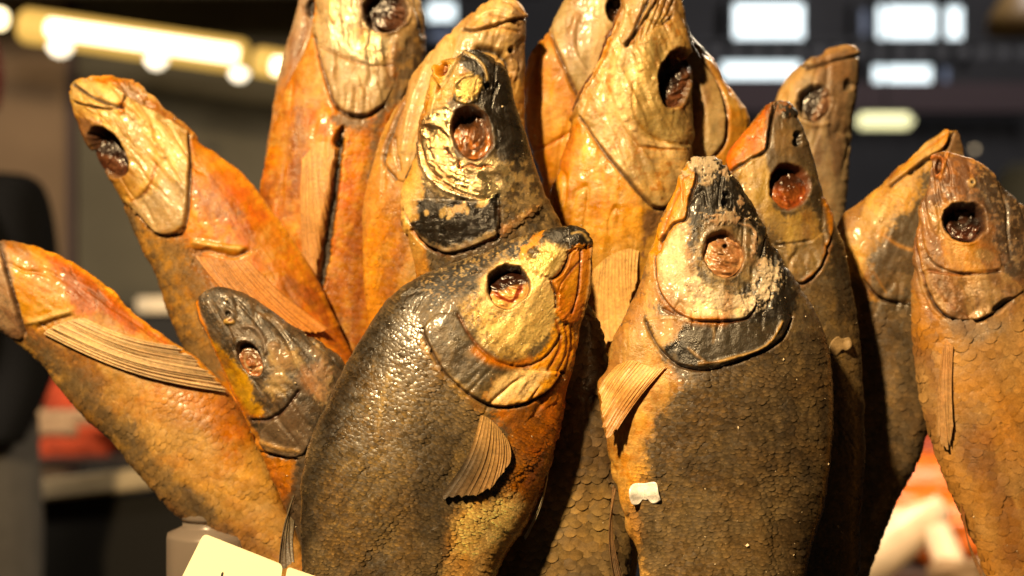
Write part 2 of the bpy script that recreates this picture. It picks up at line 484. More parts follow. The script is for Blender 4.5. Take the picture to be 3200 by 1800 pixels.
    def fin(self, base, tip, nr=12, lift0=.0006, lift1=.004, c0=(.5, .28, .09), c1=(.4, .25, .1), bend=.06, name='pectoral_fin', follow=True, rr=.00024, edge=None, seg=16, raycol=1.02, slope=None, Y=None, fold=.00025):
        nm = nr * 3 - 2
        B = resamp(base, nm); Tt = resamp(tip, nm)
        Tt[3:-3] += np.repeat(rng.normal(size=(nm // 3 + 1, 2)), 3, 0)[3:nm - 3] * 3.0
        s = np.linspace(0, 1, seg)
        L = Tt - B; perp = np.stack([-L[:, 1], L[:, 0]], -1)
        fan = np.linspace(-1, 1, nm)
        jag = 1 - .15 * np.clip(fbm(np.arange(nm) * 1., np.zeros(nm), 2.6, self.seed + 7) - .35, 0, 1) - np.where(np.arange(nm) % 3 == 0, 0, .014)
        G = B[:, None] + L[:, None] * (s[None, :, None] * jag[:, None, None]) + perp[:, None] * (bend * np.sin(s * math.pi))[None, :, None] * fan[:, None, None] ** 0
        pts = G.reshape(-1, 2)
        Ys, nn, co, dist = self.near(pts)
        Ys = Ys.reshape(nm, seg); dist = dist.reshape(nm, seg)
        yb = np.full(nm, Y) if Y else Ys[:, 0]
        yb = np.convolve(np.pad(yb, 4, 'edge'), np.ones(9) / 9, 'valid')
        lin = yb[:, None] - lift0 - lift1 * s[None] ** 1.3
        if follow:
            tgt = np.where(dist < 7, Ys - lift0 - lift1 * .55 * s[None], lin)
            YY = np.minimum(tgt, lin + .004)
        else:
            YY = lin
        for _ in range(3):
            YY[:, 1:-1] = (YY[:, 2:] + YY[:, :-2] + 2 * YY[:, 1:-1]) / 4
            YY[1:-1] = (YY[2:] + YY[:-2] + 2 * YY[1:-1]) / 4
        ray = (np.arange(nm) % 3 == 0)
        YY = YY + np.where(ray, -fold * .4, fold * .6)[:, None] * smooth(0, .25, s)[None]
        V = unp(G[..., 0], G[..., 1], YY).reshape(-1, 3)
        i, j = np.meshgrid(np.arange(nm - 1), np.arange(seg - 1), indexing='ij')
        F = np.stack([i * seg + j, i * seg + j + 1, (i + 1) * seg + j + 1, (i + 1) * seg + j], -1).reshape(-1, 4)
        ss = np.tile(s, nm); gx, gy = pts[:, 0], pts[:, 1]
        col = np.array(c0) + (np.array(c1) - np.array(c0)) * smooth(.15, 1, ss + (fbm(gx, gy, 50, self.seed + 41) - .5) * .8)[:, None]
        if edge is not None:
            col = col + (np.array(edge) - col) * np.repeat(smooth(.3, -.95, fan), seg)[:, None] * smooth(.1, .6, ss)[:, None]
        col = col * (.75 + .5 * fbm(gx, gy, 12, self.seed + 43))[:, None]
        o = mesh_obj(name, V, F, FIN_M, self.root, self.org, col, None, np.full(len(V), .45))
        # rays: slim tapered rods standing on the membrane
        VV = V.reshape(nm, seg, 3)
        for kx in range(0, nm, 3):
            c = VV[kx]; t = np.gradient(c, axis=0); t /= np.linalg.norm(t, axis=1, keepdims=True) + 1e-9
            w = np.cross(t, [0, 1, 0]); w /= np.linalg.norm(w, axis=1, keepdims=True) + 1e-9; nn_ = np.cross(w, t)
            rad = rr * (1 - .6 * s) * (1 + .3 * rng.standard_normal())
            rv = []
            for aa in range(5):
                z = aa * 2 * math.pi / 5
                rv.append(c + (w * math.cos(z) + nn_ * math.sin(z)) * rad[:, None])
            rv = np.stack(rv, 1).reshape(-1, 3)
            i, j = np.meshgrid(np.arange(seg - 1), np.arange(5), indexing='ij'); jj = (j + 1) % 5
            RF = np.stack([i * 5 + j, i * 5 + jj, (i + 1) * 5 + jj, (i + 1) * 5 + j], -1).reshape(-1, 4)
            rc = np.repeat(col.reshape(nm, seg, 3)[kx], 5, 0) * raycol * (1 + .12 * rng.standard_normal())
            mesh_obj('fin_ray', rv, RF, FIN_M, o, self.org * 0 + self.org, rc, None, np.full(len(rv), .4))
        return o

    def scales(self, sp=24, lift=.10, edge=1.35, base=.75, jit=.12, drop=.06, vary=.16, squash=.62, gloss=.42):
        cx, cy, ids = [], [], []
        px, py = self.PX, self.PY
        ang = np.hypot(self.S[:, 2] - self.S[:, 0], self.S[:, 3] - self.S[:, 1]) / 2
        row = 0; tpos = 0.0; r_ = np.random.default_rng(self.seed + 3)
        outline = np.array([(-.55, 0), (-.42, .40), (.02, .56), (.34, .44), (.52, .20), (.57, 0), (.52, -.20), (.34, -.44), (.02, -.56), (-.42, -.40)])
        no = len(outline)
        VV = []; CC = []; RR = []; FF = []; base_i = 0; MM = []
        sc = self.St['sc']
        while tpos < self.tq[-1]:
            iu = int(np.searchsorted(self.tq, tpos)); iu = min(max(iu, 1), self.nu - 2)
            hw = ang[iu]
            if hw > sp * .8 and min(self.S[iu, 1], self.S[iu, 3]) < 1880:
                # even arc steps across the rounded flank
                nacr = max(3, int(hw * 2 * 1.6 / sp)); th = (np.arange(nacr) + (.5 if row % 2 else 0.)) / nacr * math.pi
                for tt in th:
                    ivf = tt / math.pi * self.nf + r_.normal() * jit * .25 * self.nf / nacr
                    iv = int(round(ivf)); iu2 = min(max(int(round(iu + r_.normal() * jit + (float(vnoise(np.array([ivf * 9. / sp]), np.array([row * .35]), self.seed)[0]) - .5) * .5 * sp / self.stepc)), 1), self.nu - 2)
                    if iv < 1 or iv >= self.nf:
                        continue
                    f = iu2 * self.nv + iv
                    if sc[f] < .5 or r_.random() < drop:
                        continue
                    p0 = self.Vd[f]; t = self.du[iu2, iv]; t = t / (np.linalg.norm(t) + 1e-12); n = self.nr[f]
                    w = np.cross(n, t); w /= np.linalg.norm(w) + 1e-12; t = np.cross(w, n)
                    s = sp * KPX * p0[1] * (1 + jit * r_.normal() * .5)
                    lf = lift * (.5 + r_.random())
                    ro = r_.normal() * .14; ca, sa = math.cos(ro), math.sin(ro)
                    a = outline[:, 0] * ca - outline[:, 1] * sa; b = outline[:, 0] * sa + outline[:, 1] * ca
                    hgt = -.05 + lf * smooth(-.4, .5, outline[:, 0])
                    v = p0 + (t * a[:, None] * squash * 1.5 + w * b[:, None] * 1.08 + n * hgt[:, None]) * s
                    cen = p0 + n * s * (.035 + lf * .55)
                    VV.append(np.vstack([v, cen]))
                    gi = np.clip(np.round(iu2 + a * squash * 1.5 * sp / self.stepc).astype(int), 0, self.nu - 1)
                    gj = np.clip(np.round(iv + b * 1.08 * sp / (hw * 2 * 1.57 / self.nf) * (1 if True else 1)).astype(int), 1, self.nf - 1)
                    vc = self.St['col'][gi * self.nv + gj]; mean = vc.mean(0)
                    jf = 1 + vary * r_.normal(); col = mean * jf; vcol = (vc * .7 + mean * .3) * jf
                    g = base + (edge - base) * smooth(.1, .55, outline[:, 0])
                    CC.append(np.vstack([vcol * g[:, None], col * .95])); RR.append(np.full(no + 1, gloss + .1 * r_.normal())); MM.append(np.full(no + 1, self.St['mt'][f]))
                    k = np.arange(no); FF.append(np.stack([base_i + k, base_i + (k + 1) % no, np.full(no, base_i + no)], -1)); base_i += no + 1
            row += 1; tpos += sp * squash
        if not VV:
            return None
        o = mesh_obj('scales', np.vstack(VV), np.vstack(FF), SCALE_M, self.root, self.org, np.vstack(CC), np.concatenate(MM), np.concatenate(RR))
        o['kind'] = 'stuff'
        return o

    def salt(self, n=150, size=.00035, col=(.6, .48, .3), reg=None, name='salt_crystals'):
        r_ = np.random.default_rng(self.seed + 17)
        ids = self.fid[(self.fpy[self.fid] < 1800)]
        if reg is not None:
            ids = ids[inside(self.fpx[ids], self.fpy[ids], np.asarray(reg, float))]
        pick = r_.choice(ids, n)
        oc = np.array([(1, 0, 0), (-1, 0, 0), (0, 1, 0), (0, -1, 0), (0, 0, 1), (0, 0, -1)], float)
        fc = np.array([(0, 2, 4), (2, 1, 4), (1, 3, 4), (3, 0, 4), (2, 0, 5), (1, 2, 5), (3, 1, 5), (0, 3, 5)])
        V = []; F = []
        for i, f in enumerate(pick):
            s = size * .8 * (.35 + r_.exponential(.5)); M = r_.normal(size=(3, 3)) * .35 + np.eye(3)
            V.append(self.Vd[f] + self.nr[f] * s * .5 + (oc @ M) * s); F.append(fc + i * 6)
        V = np.vstack(V)
        o = mesh_obj(name, V, np.vstack(F), SCALE_M, self.root, self.org, np.tile(col, (len(V), 1)), None, np.full(len(V), .3), smooth_=False)
        o['kind'] = 'stuff'
        return o


# ------------------------------------------------------------------ pigments (surface colours of dried fish), and a gap shade
BLK = (.016, .013, .010); DRK = (.042, .033, .023); OLV = (.13, .10, .05); TAN = (.42, .27, .12); ORG = (.52, .20, .035)
DOR = (.34, .10, .018); CRM = (.70, .50, .26); IVO = (.98, .84, .58); GAP_SHADE = (.045, .018, .009); SIL = (.55, .46, .30); GRY = (.30, .26, .21)  # the gap tone paints shade into the slits beside plates
RED = (.30, .045, .012); BRN = (.17, .075, .026); SALT = (.62, .55, .44)

# ================================================================== surroundings: stall, market hall
def tag(o, label=None, cat=None, group=None, kind=None):
    if label: o['label'] = label
    if cat: o['category'] = cat
    if group: o['group'] = group
    if kind: o['kind'] = kind
    return o


def empty(name, loc):
    o = bpy.data.objects.new(name, None); SC.collection.objects.link(o); o.location = loc; o.empty_display_size = .05
    return o


def box(name, lo, hi, mat, parent=None, bev=.004, rot=None):
    lo = np.array(lo, float); hi = np.array(hi, float); bev = min(bev, (hi - lo).min() * .3)
    import bmesh
    bm = bmesh.new(); bmesh.ops.create_cube(bm, size=1)
    c = (lo + hi) / 2
    for v in bm.verts:
        v.co = Vector((v.co.x * (hi - lo)[0], v.co.y * (hi - lo)[1], v.co.z * (hi - lo)[2]))
    if bev > 0:
        bmesh.ops.bevel(bm, geom=bm.edges[:], offset=bev, segments=2, affect='EDGES')
    me = bpy.data.meshes.new(name); bm.to_mesh(me); bm.free(); me.materials.append(mat)
    o = bpy.data.objects.new(name, me); SC.collection.objects.link(o); o.location = c
    if rot:
        o.rotation_euler = rot
    if parent:
        o.parent = parent; o.location = Vector(c) - parent.location
    return o


def lathe(name, prof, mat, loc, seg=48, parent=None):
    prof = np.array(prof, float); n = len(prof); a = np.linspace(0, 2 * math.pi, seg, endpoint=False)
    V = np.stack([prof[:, None, 0] * np.cos(a), prof[:, None, 0] * np.sin(a), np.repeat(prof[:, 1:2], seg, 1)], -1).reshape(-1, 3)
    i, j = np.meshgrid(np.arange(n - 1), np.arange(seg), indexing='ij'); k = (j + 1) % seg
    F = np.stack([i * seg + j, i * seg + k, (i + 1) * seg + k, (i + 1) * seg + j], -1).reshape(-1, 4)
    o = mesh_obj(name, V, F, mat, parent)
    o.location = loc if parent is None else Vector(loc) - parent.location
    return o


def pbox(name, x0, y0, x1, y1, Y, th, mat, parent=None, bev=.004):
    a = unp(x0, y1, Y); b = unp(x1, y0, Y)
    return box(name, (a[0], Y, a[2]), (b[0], Y + th, b[2]), mat, parent, bev)


m_floor = plain('dark_floor', (.03, .028, .025), .8, nz=.4, nscale=3)
m_dark = plain('dark_hall_wall', (.035, .034, .036), .9, nz=.3, nscale=1)
m_brownwall = plain('brown_grey_board', (.150, .100, .058), .9, nz=.12, nscale=4)
m_greyboard = plain('green_grey_board', (.078, .070, .046), .85, nz=.15, nscale=4)
m_post = plain('dark_red_post', (.035, .016, .013), .7)
m_lamp = plain('lit_tube', (1, 1, 1), .4, emit=(1.0, .80, .42), es=3.2)
m_hood_glow = plain('lamp_trough_glow', (.25, .16, .04), .7, emit=(1.0, .60, .12), es=.6)  # trough and caps given a yellow glow of their own beside the tube
m_spot = plain('lit_bulb', (1, 1, 1), .4, emit=(1.0, .88, .62), es=1.7)
m_day = plain('daylit_pane', (.9, .95, 1), .3, emit=(.82, .97, 1.0), es=1.5)
m_dimpane = plain('dim_pane', (.05, .06, .08), .3, emit=(.12, .14, .2), es=1)
m_frame = plain('window_frame', (.02, .02, .022), .7)
m_rail = plain('grey_rail', (.10, .10, .105), .7)
m_yel = plain('yellow_lamp', (1, 1, .7), .4, emit=(1.0, .95, .52), es=1.0)
m_jacket = plain('black_cloth', (.004, .004, .0045), .95); m_jacket.node_tree.nodes['Principled BSDF'].inputs['Specular IOR Level'].default_value = .1
m_trouser = plain('grey_cloth', (.085, .078, .07), .9, nz=.15, nscale=25)
m_skinp = plain('skin', (.42, .24, .14), .6)
m_hair = plain('reddish_hair', (.16, .02, .015), .7)
m_counter = plain('pale_counter', (.60, .50, .34), .5, nz=.1, nscale=8)
m_black = plain('counter_front', (.006, .0055, .005), .8)
m_red = plain('red_goods', (.34, .038, .006), .95, nz=.3, nscale=20)
m_white = plain('pale_goods', (.30, .19, .10), .9, nz=.15, nscale=25)
m_orange = plain('orange_fillet', (.75, .16, .012), .4, nz=.25, nscale=26, bump=.4)
m_pale = plain('pale_squid', (.80, .62, .42), .4, nz=.1, nscale=40)
m_card = plain('cream_card', (.88, .84, .58), .6)
m_ink = plain('black_ink', (.01, .01, .01), .6)
m_tray = plain('dark_tray', (.05, .04, .035), .5)
# translucent plastic
m_plastic, _nt, _b = nmat('cloudy_plastic')
_b.inputs['Base Color'].default_value = (.50, .42, .36, 1); _b.inputs['Roughness'].default_value = .28; _b.inputs['Transmission Weight'].default_value = .75; _b.inputs['IOR'].default_value = 1.3

floor = box('floor', (-12, -2, -.1), (14, 22, 0), m_floor, bev=0); tag(floor, kind='structure')
ceil_ = box('ceiling', (-12, -2, 7.2), (14, 22, 7.4), m_dark, bev=0); tag(ceil_, kind='structure')

# far hall wall with windows (right half of the picture)
YW = 14.0
wall = box('hall_wall', (-12, YW + .25, 0.01), (14, YW + .6, 7.19), m_dark, bev=0); tag(wall, kind='structure')


def pane_thing(x0, y0, x1, y1, label, mat, Y=YW, group='daylit panes of the far hall wall', name='window', cat='window'):
    a = unp(x0, y1, Y); b = unp(x1, y0, Y)
    r = empty(name, ((a[0] + b[0]) / 2, Y, a[2])); tag(r, label, cat, group)
    box('pane', (a[0], Y + .02, a[2]), (b[0], Y + .05, b[2]), mat, r, .002)
    w = .07
    for q_, (l, h) in enumerate([((a[0] - w, Y - .03, a[2] - w), (a[0], Y + .24, b[2] + w)), ((b[0], Y - .03, a[2] - w), (b[0] + w, Y + .24, b[2] + w)),
                 ((a[0], Y - .03, b[2]), (b[0], Y + .24, b[2] + w)), ((a[0], Y - .03, a[2] - w), (b[0], Y + .24, a[2]))]):
        box('frame_bar', l, h, m_frame, r, .004)
    return r


pane_thing(2292, 10, 2512, 122, 'largest bright window pane at the upper right, left of the pair', m_day)
pane_thing(2734, 16, 2930, 130, 'bright wide window pane at the upper right beside a narrow one', m_day)
pane_thing(2950, 20, 3008, 132, 'narrow bright window pane right of the wide upper pane', m_day)
pane_thing(2690, 30, 2716, 110, 'dim grey sliver of glass left of the wide upper right pane', m_dimpane)
pane_thing(2256, 192, 2500, 246, 'low bright window strip behind the grey fish at the back right', m_day)
pane_thing(2728, 204, 2918, 258, 'low bright window strip right of the grey fish at the back', m_day)
pane_thing(2936, 212, 2966, 256, 'dim grey pane at the end of the low right window strip', m_dimpane)
pane_thing(1338, 8, 1424, 72, 'small square bright window pane between two fish at the top', m_day)
pane_thing(1346, 92, 1424, 122, 'dim bluish pane below the small square window at the top', m_dimpane)
# balustrade of grey posts between the two window rows
a = unp(2150, 182, 13.2); b = unp(3230, 140, 13.2)
rail = empty('balustrade', (b[0], 13.2, a[2])); tag(rail, 'grey gallery balustrade between the two rows of far windows', 'balustrade')
for i in range(17):
    x = 2160 + i * 64
    p = unp(x, 183, 13.2); q_ = unp(x + 34, 140, 13.2)
    box('baluster', (p[0], 13.2, p[2]), (q_[0], 13.26, q_[2]), m_rail, rail, .03)
box('handrail', (a[0], 13.18, b[2]), (b[0], 13.28, b[2] + .05), m_frame, rail)
beam = pbox('beam', 1500, 258, 3400, 350, 12.6, .2, plain('brown_beam', (.05, .03, .032), .8)); tag(beam, 'brown cross beam below the far windows on the right', 'beam')
lampy = empty('tube_lamp', at(2770, 400, 9)); tag(lampy, 'pale yellow tube lamp glowing right of the grey fish', 'lamp')
box('diffuser', unp(2684, 398, 9.) + [0, 0, 0], unp(2858, 352, 9.) + [0, .12, 0], m_yel, lampy, .05)
box('housing', unp(2684, 352, 9.06) + [0, 0, 0], unp(2858, 340, 9.06) + [0, .10, 0], m_frame, lampy, .01)
box('suspension', unp(2770, 340, 9.06) + [0, .03, 0], unp(2776, -1300, 9.06) + [0, .05, 0], m_frame, lampy, .0)
gl = lathe('round_glint', [(.0005, -.012), (.012, -.009), (.016, 0), (.012, .009), (.0005, .012)], plain('glint', (.6, .5, .35), .3, emit=(.8, .6, .35), es=1.3), at(3046, 466, 9), 20)  # small glowing disc added for a blurred glint
tag(gl, 'tiny round point of light above the right edge fish', 'lamp')
brass = lathe('brass_lamp', [(.001, .22), (.05, .2), (.12, .14), (.20, .02), (.21, -.06), (.18, -.08), (.001, -.08)], plain('brass', (.22, .13, .04), .5), at(3200, 66, 9.), 32)
tag(brass, 'dull brass lamp shade in the top right corner', 'lamp')
drum = lathe('grey_drum', [(.001, .0), (.15, 0), (.17, .04), (.17, .24), (.13, .30), (.001, .31)], plain('green_grey_paint', (.10, .10, .075), .7), at(3260, 760, 6.), 32)
tag(drum, 'green grey drum in the dark behind the right edge fish', 'drum')

# left: partition boards, lamps, counter
YB = 4.2
b1 = pbox('partition_board', -700, -200, 205, 2600, YB, .03, m_brownwall); tag(b1, 'brown grey partition board at the left edge behind the customer', 'board')
b2 = pbox('partition_board', 236, -60, 1120, 960, YB, .03, m_greyboard); tag(b2, 'wide green grey partition board behind the leaning fish', 'board')
b3 = pbox('post', 205, -200, 236, 2600, YB - .02, .06, m_post); tag(b3, 'thin dark red post between the two partition boards', 'post')
fascia = pbox('canopy_fascia', -900, -700, 1700, -20, YB - .6, .05, m_dark)
tag(fascia, 'dark canopy edge above the warm strip lights', 'canopy')


def tube_between(name, p, q_, r, mat, parent=None, seg=16):
    p = Vector(p); q_ = Vector(q_); L = (q_ - p).length
    prof = [(.0005, 0), (r * .8, .0), (r, r * .3), (r, L - r * .3), (r * .8, L), (.0005, L)]
    o = lathe(name, prof, mat, p, seg, parent)
    o.rotation_euler = (q_ - p).to_track_quat('Z', 'Y').to_euler()
    return o


YL = 3.5
st = empty('strip_light', at(60, 88, YL)); tag(st, 'long warm strip light glowing along the upper left', 'light')
tube_between('tube', at(148, 86, YL), at(742, 172, YL), .020, m_lamp, st)
tube_between('trough', at(66, 78, YL + .06), at(770, 180, YL + .06), .040, m_hood_glow, st)
st2 = empty('strip_light', at(885, 222, YL)); tag(st2, 'end of a second warm strip light beside the tall silver fish', 'light')
tube_between('tube', at(850, 204, YL), at(1100, 246, YL), .020, m_lamp, st2)
tube_between('trough', at(795, 190, YL + .06), at(1100, 240, YL + .06), .034, m_hood_glow, st2)
st3 = empty('strip_light', at(-20, 60, YL)); tag(st3, 'end of a warm strip light cut by the left picture edge', 'light')
tube_between('tube', at(-300, 20, YL), at(18, 62, YL), .022, m_lamp, st3)
for (x, y, r, lab) in [(189, 150, .78, 'round bulb hanging under the strip light, leftmost of three'), (489, 192, .70, 'round bulb hanging under the strip light, middle one of three'), (748, 234, .62, 'round bulb hanging under the strip light, nearest the tall silver fish')]:
    e = empty('hanging_bulb', at(x, y + 20, YL - .1)); tag(e, lab, 'lamp', 'round bulbs under the strip lights')
    lathe('bulb', [(.0005, -.026 * r), (.020 * r, -.020 * r), (.034 * r, -.002), (.034 * r, .006), (.022 * r, .02 * r), (.0005, .03 * r)], m_spot, at(x, y, YL - .1), 24, e)
    lathe('cap', [(.012, 0), (.012, .05), (.0005, .05)], m_hood_glow, at(x, y - 24, YL + .12), 12, e)

# counters on the left
YC = 2.75
ct = empty('counter', at(300, 1560, YC)); tag(ct, 'market counter with a pale top edge at the lower left', 'counter')
slab = pbox('counter_edge', -200, 1478, 900, 1540, YC, .05, m_counter, ct, .006); slab.rotation_euler = (0, math.radians(-7), 0)
box('front_panel', unp(-200, 2600, YC + .03), unp(900, 1550, YC + .03) + [0, .04, 0], m_black, ct)
sh = pbox('shelf', 424, 928, 800, 978, 3.6, .25, m_counter); tag(sh, 'short pale shelf edge behind the leaning fish', 'shelf')
fr2 = pbox('cabinet_front', 236, 985, 900, 1500, 3.62, .2, m_black); tag(fr2, 'black cabinet front below the pale shelf', 'cabinet')


def soft_lump(name, c, r, mat, seed, parent=None, sx=1, sy=1, sz=1, amp=.25):
    nu, nv = 20, 28
    u = np.linspace(0.02, math.pi - .02, nu); v = np.linspace(0, 2 * math.pi, nv, endpoint=False)
    U, Vv = np.meshgrid(u, v, indexing='ij')
    d = np.stack([np.sin(U) * np.cos(Vv), np.sin(U) * np.sin(Vv), np.cos(U)], -1)
    nz = vnoise(d[..., 0] * 2 + seed, d[..., 1] * 2 + d[..., 2] * 2.3 + 7, seed)
    P = np.sign(d) * np.abs(d) ** .75 * (r * (1 + amp * (nz - .5) * 2))[..., None] * np.array([sx, sy, sz])
    V = P.reshape(-1, 3)
    i, j = np.meshgrid(np.arange(nu - 1), np.arange(nv), indexing='ij'); k = (j + 1) % nv
    F = np.stack([i * nv + j, (i + 1) * nv + j, (i + 1) * nv + k, i * nv + k], -1).reshape(-1, 4)
    o = mesh_obj(name, V, [F, np.arange(nv)[None, ::-1], (np.arange(nv) + (nu - 1) * nv)[None]], mat, parent); o.location = c if parent is None else Vector(c) - parent.location
    return o


YR = 2.9
tr = empty('food_tray', at(230, 1440, YR)); tag(tr, 'tray of red and white goods on the counter at the left', 'tray')
soft_lump('red_slab', at(215, 1385, YR), .075, m_red, 3, tr, 1.3, .8, .55)
soft_lump('red_slab', at(300, 1290, YR + .1), .075, m_red, 5, tr, 1.2, .8, .6)
soft_lump('pale_slab', at(180, 1330, YR - .02), .05, m_white, 7, tr, 1.2, .7, .55)
soft_lump('pale_slab', at(262, 1325, YR - .01), .05, m_white, 9, tr, 1.2, .7, .5)
soft_lump('red_slab', at(240, 1235, YR + .2), .05, m_red, 12, tr, 1.2, .8, .8)
box('tray_base', unp(90, 1450, YR - .1), unp(400, 1436, YR - .1) + [0, .35, 0], m_tray, tr, .004)

# customer at the left edge: black jacket, grey trousers
YP = 2.35
def limb(path, rad, name, mat, parent, n=18, closed_ends=True):
    path = np.array([list(p) for p in path], float); rad = np.array(rad, float)
    t = np.linspace(0, 1, len(path)); tq = np.linspace(0, 1, len(path) * 7)
    C_ = cr_interp(t, path, tq); R_ = cr_interp(t, rad.reshape(len(path), -1), tq)
    if R_.shape[1] == 1: R_ = np.hstack([R_, R_])
    a = np.linspace(0, 2 * math.pi, n, endpoint=False)
    V = (C_[:, None] + np.stack([R_[:, 0:1] * np.cos(a), R_[:, 1:2] * np.sin(a), 0 * a + 0 * R_[:, 0:1]], -1)).reshape(-1, 3)
    m_ = len(C_); i, j = np.meshgrid(np.arange(m_ - 1), np.arange(n), indexing='ij'); k = (j + 1) % n
    F = np.stack([i * n + j, i * n + k, (i + 1) * n + k, (i + 1) * n + j], -1).reshape(-1, 4)
    return mesh_obj(name, V, [F, np.arange(n)[None], (np.arange(n) + (m_ - 1) * n)[None]], mat, parent, parent.location)


per = empty('person', (at(-60, 900, YP).x, YP, 0.0)); tag(per, 'person in a black jacket and grey trousers cut off by the left edge', 'person')
pc = at(-300, 900, YP).x; hx = .054
def zz(py): return float(unp(0, py, YP)[2])
# one continuous body: hips, torso, neck, head
limb([(pc, YP, 1.15), (pc, YP, 1.2), (pc, YP, 1.3), (pc, YP, zz(760)), (pc, YP, zz(620)), (pc, YP, zz(560)), (pc + hx * .7, YP - .005, zz(520)), (pc + hx, YP - .01, zz(480)), (pc + hx, YP - .025, zz(430)), (pc + hx, YP - .015, zz(330)), (pc + hx, YP, zz(230)), (pc + hx, YP, zz(120)), (pc + hx, YP, zz(60)), (pc + hx, YP, zz(30))],
     [(.13, .10), (.14, .10), (.145, .11), (.16, .11), (.14, .10), (.08, .07), (.056, .056), (.058, .062), (.064, .085), (.074, .096), (.078, .100), (.070, .092), (.045, .06), (.01, .015)], 'body', m_skinp, per)
limb([(pc, YP, 1.17), (pc, YP, 1.22), (pc, YP, 1.3), (pc, YP, zz(760)), (pc, YP, zz(640)), (pc, YP, zz(560)), (pc, YP, zz(505))],
     [(.165, .13), (.17, .13), (.165, .13), (.178, .13), (.17, .12), (.11, .09), (.06, .06)], 'jacket', m_jacket, per)
for s_ in (-1, 1):
    limb([(pc + s_ * .110, YP, zz(535)), (pc + s_ * .150, YP, zz(585)), (pc + s_ * .175, YP, 1.40), (pc + s_ * .178, YP - .02, 1.28), (pc + s_ * .16, YP - .08, 1.18)], [(.02, .02), (.055, .055), (.055, .055), (.05, .05), (.04, .04)], 'sleeve', m_jacket, per)
    limb([(pc + s_ * .085, YP, 1.21), (pc + s_ * .095, YP, 0.95), (pc + s_ * .09, YP - .01, .55), (pc + s_ * .09, YP, .12)], [(.11, .11), (.105, .105), (.075, .08), (.06, .065)], 'trouser_leg', m_trouser, per)
    limb([(pc + s_ * .09, YP + .06, .07), (pc + s_ * .09, YP - .02, .06), (pc + s_ * .09, YP - .14, .045), (pc + s_ * .09, YP - .2, .03)], [(.04, .06), (.045, .07), (.045, .06), (.02, .03)], 'shoe', m_jacket, per)
limb([(pc + hx, YP + .02, zz(330)), (pc + hx, YP + .015, zz(230)), (pc + hx, YP + .006, zz(120)), (pc + hx, YP, zz(50)), (pc + hx, YP, zz(18))], [(.076, .088), (.083, .098), (.077, .094), (.052, .068), (.01, .015)], 'hair', m_hair, per)
limb([(pc, YP, 1.23), (pc, YP, 1.15), (pc, YP, 1.03), (pc, YP, .97)], [(.155, .12), (.17, .125), (.175, .125), (.12, .10)], 'trouser_seat', m_trouser, per)

# ---- goods in the light at the lower right
QG = 1.62
YG = 1.45 * QG
tray = empty('display_tray', at(2930, 1830, YG)); tag(tray, 'dark tray under the orange fillets at the lower right', 'tray')
box('tray_base', unp(2500, 1850, YG) + [0, -.25, 0], unp(3400, 1830, YG) + [0, .45, 0], m_tray, tray, .004)
for i, (x, y, Y, r, sx, sz, lab) in enumerate([(2900, 1500, 1.75, .075, 1.9, .42, 'broad orange fish fillet at the back of the lower right tray'), (2960, 1610, 1.62, .07, 1.7, .42, 'orange fish fillet under the pale strips at the lower right'), (2830, 1660, 1.60, .06, 1.2, .5, 'orange fish fillet at the left of the lower right tray'),
        (3020, 1690, 1.56, .055, 1.0, .5, 'orange fish fillet beside the belly of the right edge fish')]):
    f = soft_lump('fish_fillet', at(x, y, Y * QG), r * QG, m_orange, 20 + i, None, sx, .8, sz); tag(f, lab, 'fillet', 'fillets on the tray at the lower right')
f = soft_lump('fish_fillet', at(2920, 1420, 1.95 * QG), .07 * QG, plain('dark_red_fillet', (.36, .05, .015), .5, nz=.3, nscale=30), 31, None, 1.2, .8, .5); tag(f, 'dark red fish fillet furthest back between the two right fish', 'fillet', 'fillets on the tray at the lower right')


def strip(path, rad, lab, mat):
    path = np.array([list(p) for p in path]); t = np.linspace(0, 1, len(path)); tq = np.linspace(0, 1, 24)
    C_ = cr_interp(t, path, tq); R_ = np.interp(tq, t, rad); n = 12
    T_ = np.gradient(C_, axis=0); T_ /= np.linalg.norm(T_, axis=1, keepdims=True); w = np.cross(T_, [0, 1, 0]); w /= np.linalg.norm(w, axis=1, keepdims=True); u_ = np.cross(w, T_)
    a = np.linspace(0, 2 * math.pi, n, endpoint=False)
    V = (C_[:, None] + R_[:, None, None] * (w[:, None] * np.cos(a)[None, :, None] + u_[:, None] * np.sin(a)[None, :, None] * .6)).reshape(-1, 3)
    i, j = np.meshgrid(np.arange(23), np.arange(n), indexing='ij'); k = (j + 1) % n
    F = np.stack([i * n + j, i * n + k, (i + 1) * n + k, (i + 1) * n + j], -1).reshape(-1, 4)
    org = C_[0]
    o = mesh_obj('squid_strip', V, [F, np.arange(n)[None], (np.arange(n) + 23 * n)[None]], mat, None, org); o.location = org
    tag(o, lab, 'seafood', 'pale strips on the orange fillets'); return o


